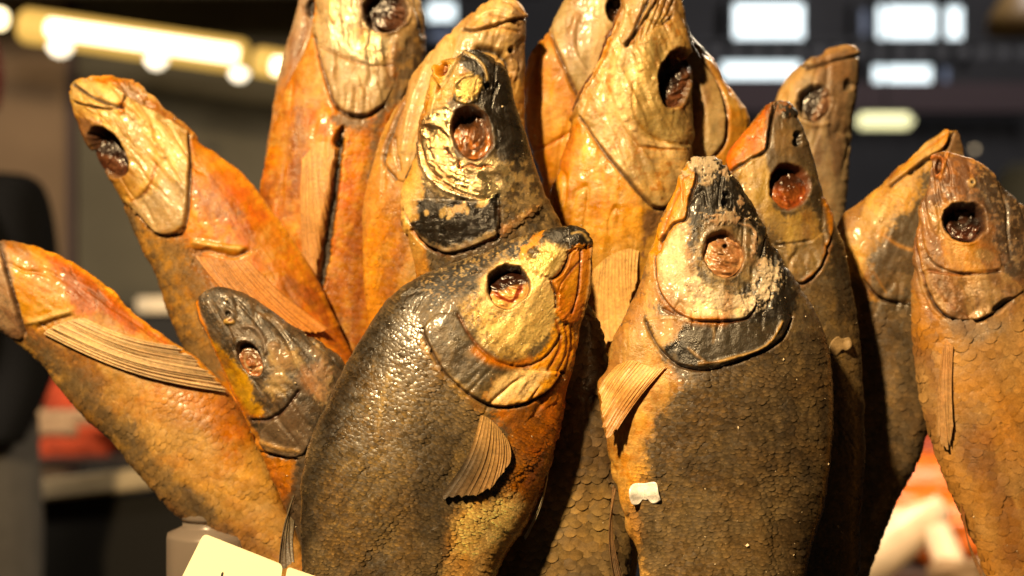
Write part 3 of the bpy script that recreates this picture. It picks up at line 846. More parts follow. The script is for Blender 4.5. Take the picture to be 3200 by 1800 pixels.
strip([at(2945, 1585, 1.46 * QG), at(2890, 1630, 1.45 * QG), at(2820, 1680, 1.44 * QG), at(2740, 1740, 1.43 * QG), at(2660, 1790, 1.42 * QG)], [0.0203, 0.0304, 0.0344, 0.0364, 0.0284], 'thick pale strip lying slantwise across the orange fillets', m_pale)
strip([at(2925, 1640, 1.43 * QG), at(2945, 1700, 1.42 * QG), at(2965, 1750, 1.41 * QG), at(2985, 1800, 1.40 * QG)], [0.0182, 0.0223, 0.0223, 0.0162], 'short pale strip pointing down beside the slanting one', m_pale)
strip([at(2960, 1600, 1.47 * QG), at(2880, 1610, 1.47 * QG), at(2800, 1625, 1.46 * QG), at(2730, 1640, 1.46 * QG)], [0.0122, 0.0162, 0.0162, 0.0101], 'thin pale strip along the upper side of the thick one', m_pale)
for j, (x, y) in enumerate([(3010, 1790), (3070, 1830)]):
    f = soft_lump('fish_fillet', at(x, y, 1.40 * QG), .022 * QG, m_white, 40 + j, None, 1.4, .8, .6); tag(f, ['small pale fillet piece below the orange fillets', 'small pale fillet piece at the lower right corner of the gap'][j], 'fillet', 'fillets on the tray at the lower right')

# ---- plastic jar and price cards at the lower left
YJ = .735
jc = at(650, 1800, YJ + .035); kk = KPX * YJ
jz = lambda py: (900 - py) * KPX * YJ + CZ
rb = 155 * kk; rn = 105 * kk
jar = empty('plastic_jar', (jc.x, YJ + .05, jz(2150))); tag(jar, 'cloudy translucent plastic jar behind the cream price card', 'jar')
lathe('jar_body', [(.0005, jz(2150)), (rb * .95, jz(2150)), (rb, jz(2120)), (rb, jz(1745)), (rb * 1.0, jz(1730)), (rb * .98, jz(1715)), (rn * 1.08, jz(1698)), (rn * .98, jz(1690)), (rn * .98, jz(1672)), (rn * .90, jz(1672)), (rn * .90, jz(1700)), (rb * .93, jz(1725)), (rb * .93, jz(2110)), (.0005, jz(2115))],
      m_plastic, (jc.x, YJ + .05, 0), 64, jar)
lathe('jar_rim', [(rn * .9, jz(1671)), (rn * 1.02, jz(1671)), (rn * 1.06, jz(1660)), (rn * 1.05, jz(1644)), (rn * 1.0, jz(1638)), (rn * .92, jz(1640)), (rn * .9, jz(1650)), (rn * .9, jz(1671))], m_plastic, (jc.x, YJ + .05, 0), 64, jar)


def card(pts, Y, lab, tilt, ink=None, rad=16):
    pts = np.array(pts, float); out = []
    n = len(pts)
    for i in range(n):
        p, a, b = pts[i], pts[i - 1], pts[(i + 1) % n]
        da = (a - p) / np.linalg.norm(a - p); db = (b - p) / np.linalg.norm(b - p)
        for t in np.linspace(0, 1, 6):
            out.append((1 - t) ** 2 * (p + da * rad) + 2 * t * (1 - t) * p + t * t * (p + db * rad))
    out = np.array(out); m_ = len(out)
    yv = Y + (out[:, 1] - out[:, 1].min()) * tilt
    Fr = unp(out[:, 0], out[:, 1], yv); Bk = Fr + np.array([0, .0012, 0])
    org = Fr[Fr[:, 2].argmin()]
    k = np.arange(m_)
    r = empty('price_card', org); tag(r, lab, 'card', 'cream price cards at the foot of the bundle')
    mesh_obj('sheet', np.vstack([Fr, Bk]), [np.arange(m_)[None, ::-1], (np.arange(m_) + m_)[None], np.stack([k, (k + 1) % m_, (k + 1) % m_ + m_, k + m_], -1)], m_card, r, org, smooth_=False)
    if ink is not None:
        q_ = np.array(ink, float); yi = Y + (q_[:, 1] - out[:, 1].min()) * tilt - .0004
        V = unp(q_[:, 0], q_[:, 1], yi)
        mesh_obj('ink_stroke', V, np.arange(len(q_))[None, ::-1], m_ink, r, org, smooth_=False)
    return r


card([(636, 1668), (884, 1766), (850, 2000), (470, 2000)], .690, 'cream price card at the lower left with one corner raised', -.00002, ink=[(692, 1790), (698, 1786), (690, 1830), (682, 1830)])
card([(898, 1772), (1060, 1828), (1000, 2050), (850, 2050)], .684, 'cream price card below the dark fin, its top edge just showing', -.00002, rad=12)
# ================================================================== the fish
V_ = lambda *a: np.vstack(a)

# ---- front centre fish, dark flank, mouth to the upper right
G_st = stn(c5, 1258,70,1296,84, 1205,70,1322,148, 1100,95,1312,300, 1000,125,1287,440, 880,180,1262,540, 760,220,1245,630,
    640,265,1218,720, 540,335,1205,800, 470,415,1197,880, 410,510,1180,960, 340,640,1150,1060, 270,790,1100,1165, 215,930,1050,1260,
    185,1080,1000,1325, 180,1240,955,1400, 190,1420,925,1470, 250,1700,860,1650, 420,2000,760,1950, 520,2150,700,2150)
G_ops = [
    mott(7, .50, .62, (.26, .18, .07), .5), mott(90, .48, .68, (.13, .098, .055), .5, sd=4), mott(150, .5, .7, (.04, .032, .022), .6, sd=9),
    poly(c5(640,265,540,335,470,415,410,510,340,640,270,790,215,930,160,1100,140,1400,230,1400,260,1100,330,900,420,700,520,520,640,400,720,330), BLK, s=45, n=16, a=.85),
    # scaled flank
    poly(c5(560,330,640,420,700,600,800,720,900,800,960,930,1010,880,1215,760,1130,1140,940,1449,930,1750,300,1750,130,1300,200,900,420,500), sc=1, n=4, s=4),
    # belly
    poly(c5(1240,640,1260,700,1200,960,1110,1200,1000,1400,930,1500,770,1500,780,1350,810,1200,930,1170,1010,1080,1010,960,985,850,930,800,1050,770,1150,720), ORG, s=28, n=20, ns=60),
    poly(c5(1110,760,1160,800,1150,900,1120,1000,1060,1040,1020,940,1000,840,1030,780), (.16, .06, .015), s=22, n=20, a=.75),  # cast shadow of the gill cover painted on the breast
    poly(c5(1180,900,1120,1060,1060,1160,960,1260,1010,1150,1060,1050,1100,950), (.40, .13, .02), s=18, n=16, a=.8),
    poly(c5(780,1230,850,1175,980,1150,1060,1160,1000,1330,940,1500,740,1500,765,1350), (.98, .74, .36), s=24, n=18),
    poly(c5(900,1300,960,1310,900,1440,850,1480,860,1380), (.98, .80, .46), s=20, n=14),
    # head
    poly(c5(640,300,700,400,680,470,760,640,860,740,940,790,1060,770,1170,700,1240,620,1300,380,1322,150,1250,66,1000,120,800,200), (.16,.12,.06), s=14, n=5, sc=0, a=.8),
    mott(16, .45, .6, (.36, .26, .1), .7, reg=c5(680,430,820,330,900,480,1000,600,900,700,780,690,700,560)),
    poly(c5(800,390,830,470,890,540,980,580,1080,560,1170,470,1225,340,1225,180,1140,120,1060,190,960,200,870,280), (.80, .62, .32), s=14, n=10, m=.18, r=.38),
    mott(9, .46, .58, (.08, .06, .03), .75, reg=c5(790,390,840,500,960,580,1060,560,1100,470,1080,400,1000,420,900,380,880,270)),
    poly(c5(900,450,960,545,1060,565,1140,500,1190,400,1150,370,1100,400,1040,440), (.95, .74, .36), s=18, n=12, a=.85),
    poly(c5(620,300,760,222,880,182,1000,126,1100,92,1230,66,1320,110,1250,165,1215,140,1140,130,1070,190,960,200,880,270,860,340,760,370,690,400), BLK, s=16, n=12),
    mott(7, .55, .64, (.42, .33, .18), .8, reg=c5(640,280,760,230,880,185,1000,130,1120,92,1060,190,940,205,880,280,780,360,690,390)),
    poly(c5(690,440,790,400,830,470,900,560,970,640,900,690,810,690,740,620,700,530), (.075, .066, .050), s=20, n=14, a=.9, r=.45),
    mott(24, .5, .66, (.2, .16, .1), .7, reg=c5(700,440,820,440,950,640,880,690,760,640), sd=3),
    # orange scar and snout plate, lip
    poly(c9(1000,190,960,260,900,370,800,420,780,490,745,525,720,440,740,390,830,320,920,240), (.66, .33, .06), s=4, n=4, ns=20),
    poly(c9(790,480,860,420,960,420,1060,440,1180,400,1200,480,1140,600,1050,710,930,690,850,640), (.62, .48, .22), h=.0009, s=6, n=4, m=.3, r=.32),
    poly(c9(800,430,900,380,950,440,900,520,830,520), (.05, .04, .025), h=-.0006, s=6, n=4, a=.85),
    poly(c9(1200,200,1280,165,1370,210,1440,370,1370,390,1270,390,1215,440,1190,340), BLK, h=.0014, s=5, n=4, r=.3),
    line(c9(1240,270,1320,260,1390,330), 5, (.4, .3, .14)),
    # jaw, throat
    poly(c9(1215,440,1290,400,1450,380,1430,600,1400,850,1330,1100,1250,1160,1130,1140,1090,1060,1080,860,1020,730,1110,660,1170,560), (.72, .28, .04), s=6, n=5, h=.0005),
    poly(c9(1230,560,1320,520,1300,700,1230,900,1180,1050,1130,1050,1160,850), (.90, .42, .07), s=12, n=8),
    line(c9(1020,720,1110,680,1180,580,1215,450), 5, (.07, .025, .01), h=-.0009),
    line(c9(1090,860,1130,760,1240,620,1330,520), 5, (.3, .07, .012), h=-.0003),
    line(c9(1330,430,1310,700,1280,900,1230,1050), 6, (.24, .06, .012), h=-.0007),
    line(c9(1430,400,1400,700,1350,1000,1300,1300,1290,1449), 6, (.6, .4, .2), h=.0006),
    poly(c5(1180,450,1265,470,1240,640,1170,710,1060,770,950,780,890,740,960,680,1060,650,1130,560), (.86, .46, .12), s=10, n=8),
    poly(c5(1060,630,1150,640,1120,710,1050,755,960,775,900,740,950,670), (.98, .76, .44), s=14, n=8),
    line(c5(1180,440,1200,540,1150,640), 8, (.34, .12, .02), h=-.0005), line(c5(1215,450,1225,560,1180,660), 7, (.4, .16, .03), h=-.0005), line(c5(1240,460,1240,560,1210,650), 6, (.3, .1, .02), h=-.0006),
    line(c5(795,420,840,500,900,570,960,610,1060,625,1150,580,1200,500), 8, (.16, .06, .015), h=-.0008),
    line(c5(860,560,920,600,1000,620,1080,600), 22, (.5, .2, .04), a=.8),
    # shoulder cream ridge behind the gill cover
    line(c5(650,520,690,580,730,650,790,700,860,770,900,800), 22, (.42, .27, .1), h=.0006, n=10, a=.8),
    line(c5(530,640,500,760,480,900), 12, (.3, .22, .1), h=.0005, a=.6),
    sock(c5(992,308), 70, 72, 20, d=.0090, rim=.0005, c=(.06, .03, .014)),
]
G_ops += [line(c5(655,480,690,560,735,640,800,705,870,755,950,785,1050,775,1150,725,1205,650), 9, GAP_SHADE, h=-.0016, a=.9)]
G_ops += [line(c9(1230,445,1180,570,1120,670,1040,740,1080,860,1085,1000), 6, GAP_SHADE, h=-.0012, a=.9)]
G = Fish('dark flanked fish in front centre with an orange scar on its snout', G_st, .705, .700, k=.42, base=(.082, .059, .029), ops=G_ops, step=3.3, seed=3, tmax=.026, rough=.5)
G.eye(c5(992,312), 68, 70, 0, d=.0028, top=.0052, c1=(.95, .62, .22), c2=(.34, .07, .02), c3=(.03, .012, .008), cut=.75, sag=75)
G.plate('gill_cover', c5(655,480,690,560,735,640,800,705,870,755,950,785,1050,775,1150,725,1205,650,1130,640,1000,630,910,580,840,510,795,430,720,415), c5(655,480,690,560,735,640,800,705,870,755,950,785,1050,775,1150,725,1205,650), .0016, 55)
G.plate('jaw', c9(1230,445,1440,385,1430,600,1400,850,1330,1100,1240,1160,1130,1140,1085,1000,1080,860,1040,740,1120,670,1180,570), c9(1230,445,1180,570,1120,670,1040,740,1080,860,1085,1000), .0016, 30)
G.plate('lip', c9(1200,200,1280,165,1380,200,1445,360,1370,395,1270,395,1215,440,1190,340), c9(1445,360,1370,395,1270,395,1215,440), .0008, 40)
G.fin(c5(885,815,920,830,960,870,985,905), c5(714,1150,770,1152,840,1140,900,1118,950,1085,990,1030,1005,985), 13, lift1=.0035, c0=(.42, .24, .08), c1=(.36, .20, .07), edge=(.07, .05, .03), bend=-.07)
G.fin(c5(150,1130,130,1200,150,1230), c5(85,1440,105,1430,150,1400), 5, lift0=.002, lift1=.006, c0=(.10, .075, .04), c1=(.07, .05, .03), name='dorsal_fin', bend=.04, follow=False, rr=.0005)
G.fin(c5(1150,1040,1148,1060), c5(1050,1310,1062,1300), 3, lift0=.0, lift1=-.002, c0=(.5, .4, .25), c1=(.42, .36, .26), name='pelvic_fin', bend=-.05, follow=False)
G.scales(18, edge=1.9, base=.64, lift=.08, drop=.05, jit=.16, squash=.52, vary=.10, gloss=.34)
G.salt(150, .00026)

# ---- front right fish, black head with salt crust
M_st = V_(stn(c6, 672,66,735,64, 605,102,790,118, 562,165,850,190, 542,232,895,250, 500,320,945,330, 465,385,975,385, 437,470,1022,470, 398,570,1075,570,
    366,670,1138,670, 335,770,1200,770, 285,870,1260,870, 235,960,1303,960, 185,1070,1340,1070, 165,1200,1362,1200),
    stn(c8, 285,340,1545,330, 300,480,1552,480, 325,620,1546,620, 352,780,1530,780, 385,920,1512,920, 412,1040,1490,1040, 447,1140,1462,1140, 485,1240,1432,1240,
    512,1374,1400,1374, 600,1600,1330,1600, 750,1900,1150,1900, 850,2100,1050,2100))
M_ops = [
    mott(12, .45, .62, (.20, .14, .065), .5), mott(110, .45, .65, (.11, .082, .045), .6, sd=2), mott(60, .52, .7, (.04, .03, .02), .6, sd=6),
    poly(V_(c8(730,330,1000,260,1300,130,1520,60,1700,500,1600,1374,1400,1800,600,1800,500,1200,440,900,540,700)), sc=1, n=3, s=3),
    poly(c8(560,950,800,900,1000,1000,1300,900,1200,1374,560,1374), (.17, .125, .062), s=60, n=30, a=.7),
    # pale breast and belly
    poly(V_(c6(440,470,385,590,350,700,300,820,180,1000,100,1200), c8(230,330,280,640,340,850,390,1000,470,1240,500,1374,540,1374,490,1180,450,1020,520,880,560,800,530,700,580,600,610,520,690,440,730,330,650,250), c6(470,1170,440,1060,370,950,380,880,480,850)), (.66, .42, .17), s=20, n=14, ns=22),
    mott(26, .5, .66, (.48, .22, .06), .7, reg=c8(250,200,650,200,720,330,600,500,520,700,480,900,380,900,300,600)),
    poly(c8(440,1000,480,900,540,860,500,1000,520,1200,490,1250), (.36, .2, .08), s=16, n=12, a=.8),
    # head colours
    poly(c6(600,105,705,55,790,115,900,270,1000,430,1130,670,1200,800,1170,900,1090,1030,960,1115,800,1180,690,1200,560,1180,460,1100,400,1000,360,900,370,700,450,470,540,230), sc=0, n=2, s=3),
    poly(c6(480,470,560,420,620,400,640,520,640,640,680,740,800,800,930,840,880,930,640,940,520,890,440,790,420,650), IVO, s=10, n=6),
    poly(c6(370,860,380,940,430,1050,480,1100,560,1040,580,950,480,930), (.72, .50, .25), s=10, n=8),
    poly(c6(600,105,555,165,535,235,465,380,430,480,400,580,450,600,500,500,590,410,600,300,640,200,640,130), (.68, .33, .07), s=8, n=6),
    line(c6(560,240,520,330,480,440,450,560), 7, (.42, .15, .03), h=-.0004), line(c6(600,230,570,330,540,400), 5, (.8, .55, .25)),
    poly(c6(640,125,700,60,800,110,900,270,1000,430,1130,670,1190,800,1160,920,1080,1040,960,1110,800,1175,690,1190,560,1165,460,1085,540,1045,590,950,720,945,900,930,960,830,900,800,760,790,660,720,600,560,620,420,600,330,640,220), BLK, s=9, n=9, ns=22, r=.42),
    blob(c6(785,590), 98, 110, 0, (.33, .26, .15), s=.25, n=.2, a=.85),
    mott(10, .5, .6, (.05, .04, .03), .8, reg=c6(560,420,700,420,900,560,920,740,800,790,640,700)),
    poly(c6(590,960,900,935,1000,960,1090,930,1060,1040,960,1100,800,1150,700,1170,600,1090,560,1030), (.05, .042, .03), s=12, n=9, r=.4),
    line(c6(725,970,735,1010,730,1060), 7, (.30, .22, .12)),
    # orange band of the cheek plate
    line(c6(432,620,440,750,480,840,540,905,640,938,780,942), 24, (.55, .24, .06), h=.0005, a=.9), line(c6(470,880,560,928,640,948,780,950,900,935,950,880), 6, (.10, .03, .01), h=-.0009),
    line(c6(450,930,520,925,600,940), 8, (.8, .7, .5), h=.0006),
    # salt crust
    *[blob(c6(x, y), rx, ry, ro, SALT, h=.0005, s=.45, n=.9, ns=9, r=.85, a=.88, sd=i) for i, (x, y, rx, ry, ro) in enumerate([
        (690,120,52,34,10), (640,110,22,24,0), (800,390,42,18,0), (745,415,20,12,0), (958,490,6,24,5), (945,560,6,32,8), (1015,740,30,42,10), (995,650,16,26,0),
        (1040,690,18,22,0), (860,850,46,22,10), (700,810,46,24,0), (770,840,36,24,0), (920,840,22,22,0), (800,170,8,10,0), (1000,800,14,18,0), (640,770,22,18,0), (690,210,12,10,0), (880,310,8,10,0)])],
    line(c6(870,420,930,440,955,480,950,580), 6, SALT, h=.0003, n=6, r=.8),
    line(c6(660,1170,720,1165,800,1150,960,1100,1040,1040,1090,950), 8, (.40, .28, .13), h=.0009, n=4),
    line(c6(600,1090,660,1140,700,1170), 6, (.35, .25, .13), h=.0004),
    blob(c6(800, 270), 10, 8, 0, BLK, h=-.0024, s=.3, n=.1), blob(c6(795, 315), 12, 13, 0, BLK, h=-.003, s=.3, n=.1),
    blob(c6(797, 290), 26, 34, 0, None, h=.0006, s=.6, n=.1),
    sock(c6(787,586), 66, 76, -8, d=.0055, rim=.0010, c=(.20, .11, .055)),
]
M_ops += [line(c6(372,945,410,1040,470,1120,560,1185,690,1205,800,1180,960,1120,1040,1080,1110,1020,1150,920), 9, GAP_SHADE, h=-.0016, a=.9)]
M_ops += [line(c6(640,140,640,200,605,300,590,400,520,430,455,520), 6, GAP_SHADE, h=-.0012, a=.9)]
M_ops += [line(c6(425,600,440,760,490,855,560,915,650,945,800,945,920,925,960,850), 5, GAP_SHADE, h=-.0007, a=.9)]
M = Fish('large dark fish at the front right with white salt crusted on its black head', M_st, .712, .705, k=.40, base=(.074, .052, .026), ops=M_ops, step=3.3, seed=5, tmax=.027, rough=.5)
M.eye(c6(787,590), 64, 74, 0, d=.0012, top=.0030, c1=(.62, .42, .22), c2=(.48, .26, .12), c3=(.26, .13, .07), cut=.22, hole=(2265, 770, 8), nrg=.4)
M.plate('gill_cover', c6(372,945,480,925,640,945,800,945,930,925,1080,900,1150,920,1110,1020,1040,1080,960,1120,800,1180,690,1205,560,1185,470,1120,410,1040), c6(372,945,410,1040,470,1120,560,1185,690,1205,800,1180,960,1120,1040,1080,1110,1020,1150,920), .0014, 60)
M.plate('jaw', c6(602,108,560,165,540,232,467,382,432,480,455,520,520,430,590,400,605,300,640,200,640,140), c6(640,140,640,200,605,300,590,400,520,430,455,520), .0010, 25)
M.plate('cheek_plate', c6(425,600,440,760,490,855,560,915,650,945,800,945,920,925,960,850,900,800,760,780,640,700,560,560,500,540), c6(425,600,440,760,490,855,560,915,650,945,800,945,920,925,960,850), .0011, 40)
M.fin(c8(655,250,600,262,540,240,470,215,400,240), c8(392,590,352,622,330,630,316,560,300,440,288,370), 16, lift0=.001, lift1=.0045, c0=(.64, .34, .09), c1=(.58, .29, .07), edge=(.40, .18, .04), bend=.03)
M.fin(c8(372,890,385,905), c8(430,1420,372,1400), 6, lift0=.0015, lift1=.001, c0=(.20, .11, .045), c1=(.13, .08, .04), name='pelvic_fin', follow=False, rr=.0005)
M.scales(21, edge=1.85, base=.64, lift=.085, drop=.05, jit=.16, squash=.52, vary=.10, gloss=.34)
M.salt(240, .00027, reg=V_(c6(600,100,800,100,1300,900,1370,1300), c8(1550,700,1400,1374,560,1374,480,900), c6(470,1150,440,1000,560,900)))

# ---- middle fish with the gilded cheek
F_st = stn(c2, 1050,250,1108,248, 1000,285,1180,280, 930,305,1235,322, 888,370,1268,382, 862,450,1288,452, 842,540,1308,530, 827,620,1338,610, 812,700,1365,690,
    790,790,1395,780, 752,880,1425,870, 728,960,1455,960, 722,1050,1490,1040, 732,1130,1530,1120, 760,1200,1560,1200, 790,1300,1580,1300, 810,1450,1590,1450, 830,1700,1570,1700, 900,2200,1450,2200, 1100,3000,1350,3000)
F_ops = [
    mott(12, .45, .6, (.17, .12, .055), .5), mott(80, .45, .65, (.10, .07, .035), .6, sd=3),
    poly(c2(1215,1000,1500,1000,1700,1400,1600,2000,820,2000,830,1330), sc=1, n=3, s=3),
    poly(c2(960,290,900,310,870,400,850,500,820,640,790,800,720,960,710,1060,760,1220,800,1450,880,1450,840,1200,800,1060,830,950,860,800,900,620,970,480,1010,380,1030,280), (.70, .46, .19), s=10, n=8),
    poly(c2(1030,258,1120,245,1200,300,1275,380,1300,500,1345,620,1400,780,1330,830,1250,830,1210,740,1190,620,1130,545,1040,520,1000,440), BLK, s=10, n=9, r=.32),
    poly(c2(990,300,1070,360,1050,420,1000,480,960,540,900,600,870,540,900,440,940,380), (.55, .36, .14), s=8, n=6),
    poly(c2(830,600,900,565,965,520,985,620,975,740,1010,800,1100,825,1190,790,1260,840,1290,900,1240,990,1130,1010,1000,1005,900,965,840,910,812,800), (.86, .74, .50), s=9, n=7, m=.88, r=.30),
    mott(14, .5, .62, (.10, .07, .035), .8, reg=c2(850,840,900,870,1000,940,1120,960,1250,850,1280,900,1230,990,1120,1005,980,1000,880,960), m=.2),
    mott(40, .48, .62, (.06, .045, .03), .75, reg=c2(1150,780,1300,800,1300,960,1220,990,1160,900), m=.1),
    poly(c2(1000,400,1060,365,1130,390,1140,440,1110,510,1050,525,995,500), (.48, .38, .18), h=.0006, s=6, n=6, m=.55, r=.32),
    line(c2(1000,430,1040,390,1090,375), 5, (.7, .58, .34), h=.0005), line(c2(1150,380,1160,440,1200,470,1220,420), 6, BLK, h=-.0012),
    line(c2(1050,260,1110,290,1150,340,1165,400), 7, (.5, .4, .22), h=.0008),
    # mouth
    poly(c2(905,300,960,305,985,330,960,390,930,430,900,400,890,350), (.64, .36, .11), h=.0010, s=6, n=3),
    blob(c2(937,345), 17, 23, 8, (.20, .07, .02), h=-.006, s=.3, n=.1), blob(c2(918,470), 7, 20, 0, (.36, .13, .03), h=-.002, s=.5, n=.2),
    line(c2(1010,290,960,400,910,480,880,590), 8, (.85, .72, .46), h=.0008), line(c2(870,480,850,560,836,620), 6, (.45, .22, .06), h=-.0004),
    # cracks and rings of the cheek
    line(c2(960,755,985,790,1025,815,1030,850,1080,830,1125,850,1150,835,1190,840), 5, (.42, .09, .015), h=-.0006),
    line(c2(835,740,860,830,920,900,1010,960,1120,1000), 6, (.20, .10, .03), h=-.0006), line(c2(870,700,890,800,950,880,1030,940,1130,975), 5, (.25, .15, .05), h=-.0005),
    line(c2(815,720,830,820,880,900,960,965,1090,1003), 10, (.90, .84, .68), h=.0008, m=.8), mott(30, .5, .6, (.10, .07, .035), .85, m=.3, reg=c2(960,760,1040,830,1180,830,1280,860,1240,960,1100,960,980,880), sd=12), mott(26, .46, .62, None, h=.0008, st=(3, 30), reg=c2(820,600,900,560,970,520,1010,800,1260,840,1240,990,1000,1005,840,910), sd=14),
    # black gill cover, pale mottles
    poly(c2(800,995,1000,1005,1130,1012,1225,975,1222,1185,1110,1240,960,1275,860,1235,790,1150,770,1120,815,1100), BLK, s=10, n=8, r=.34),
    poly(c2(735,940,800,900,850,960,830,1000,805,1010,815,1095,770,1110,735,1060), (.74, .52, .24), s=8, n=6),
    *[blob(c2(x, y), rx, ry, ro, (.66, .50, .26), s=.4, n=.4, ns=14, a=.95, sd=i) for i, (x, y, rx, ry, ro) in enumerate([(945,1065,9,20,15), (985,1065,11,14,0), (1040,1050,12,16,20), (1065,1060,7,12,0), (1145,1018,12,20,40), (970,1095,6,6,0), (860,1070,6,8,0), (1010,1048,8,10,0)])],
    poly(c2(800,1170,870,1225,960,1250,1080,1215,1200,1165,1215,1195,1110,1245,960,1280,850,1240), (.30, .24, .15), s=7, n=7, a=.9),
    line(c2(780,1160,850,1235,950,1280,1060,1260,1160,1215,1230,1180), 6, (.30, .08, .02), h=-.0016),
    line(c2(1215,980,1210,1100,1222,1190), 5, (.02, .015, .01), h=-.0010),
    *[line(c2(1230, 1190 - i * 12, 1320 + i * 8, 1120 - i * 14, 1400 + i * 10, 1060 - i * 10), 6, (.26, .15, .07), h=.0007) for i in range(4)],
    mott(16, .52, .62, (.40, .30, .16), .5, reg=c2(1240,800,1400,800,1560,1200,1240,1200)),
    sock(c2(1085,665), 66, 88, -14, d=.0095, rim=.0010, c=(.16, .07, .03)),
    blob(c2(1168,432), 8, 10, 0, BLK, h=-.003, s=.3, n=.1),
]
F_ops += [line(c2(740,1060,790,1155,860,1238,960,1278,1110,1243,1222,1185,1222,1050), 9, GAP_SHADE, h=-.0016, a=.9)]
F = Fish('fish in the middle with a shiny gilded cheek and black gill cover', F_st, .742, .745, k=.42, base=(.052, .038, .022), ops=F_ops, step=3.4, seed=8, tmax=.024, rough=.42)
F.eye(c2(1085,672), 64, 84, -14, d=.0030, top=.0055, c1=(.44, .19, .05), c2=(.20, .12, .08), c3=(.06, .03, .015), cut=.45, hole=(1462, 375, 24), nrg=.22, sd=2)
F.plate('gill_cover', c2(740,1030,800,995,960,1003,1130,1010,1222,978,1222,1185,1110,1243,960,1278,860,1238,790,1155), c2(740,1060,790,1155,860,1238,960,1278,1110,1243,1222,1185,1222,1050), .0020, 50)
F.plate('lip', c2(900,300,960,300,990,330,965,395,930,440,893,400,885,345), c2(900,300,885,345,893,400,930,440), .0014, 40)
F.plate('eyelid', c2(1000,400,1060,365,1130,390,1145,440,1110,512,1050,528,992,500), c2(1110,512,1050,528,992,500), .0008, 40)
F.scales(18, edge=1.3, lift=.06)
F.salt(160, .00026)

# ---- dark scaled fish squeezed between the two front fish
P_st = stn(c0, 1640,860,1700,855, 1620,930,1800,920, 1600,1000,1860,1000, 1590,1100,1890,1100, 1580,1250,1925,1250, 1560,1400,1950,1400, 1550,1600,1970,1600, 1560,1800,1960,1800, 1600,2000,1900,2000, 1650,2200,1800,2200)
P_ops = [mott(20, .45, .6, (.17, .12, .06), .6), poly(c0(1500,800,2000,800,2000,2000,1500,2000), sc=1, n=0, s=2),
    poly(c0(1560,1560,1900,1500,1960,1560,1960,1900,1560,1900), (.26, .19, .09), s=60, n=20, a=.7), line(c0(1900,1450,1920,1600,1935,1800), 10, (.05,.03,.02), h=-.002)]
P = Fish('dark fish with large scales squeezed between the two front fish', P_st, .727, .724, k=.34, base=(.070, .050, .027), ops=P_ops, step=4., seed=11)
P.scales(38, edge=1.5, base=.65, lift=.09, drop=.02, vary=.15)
P.salt(60, .00025)

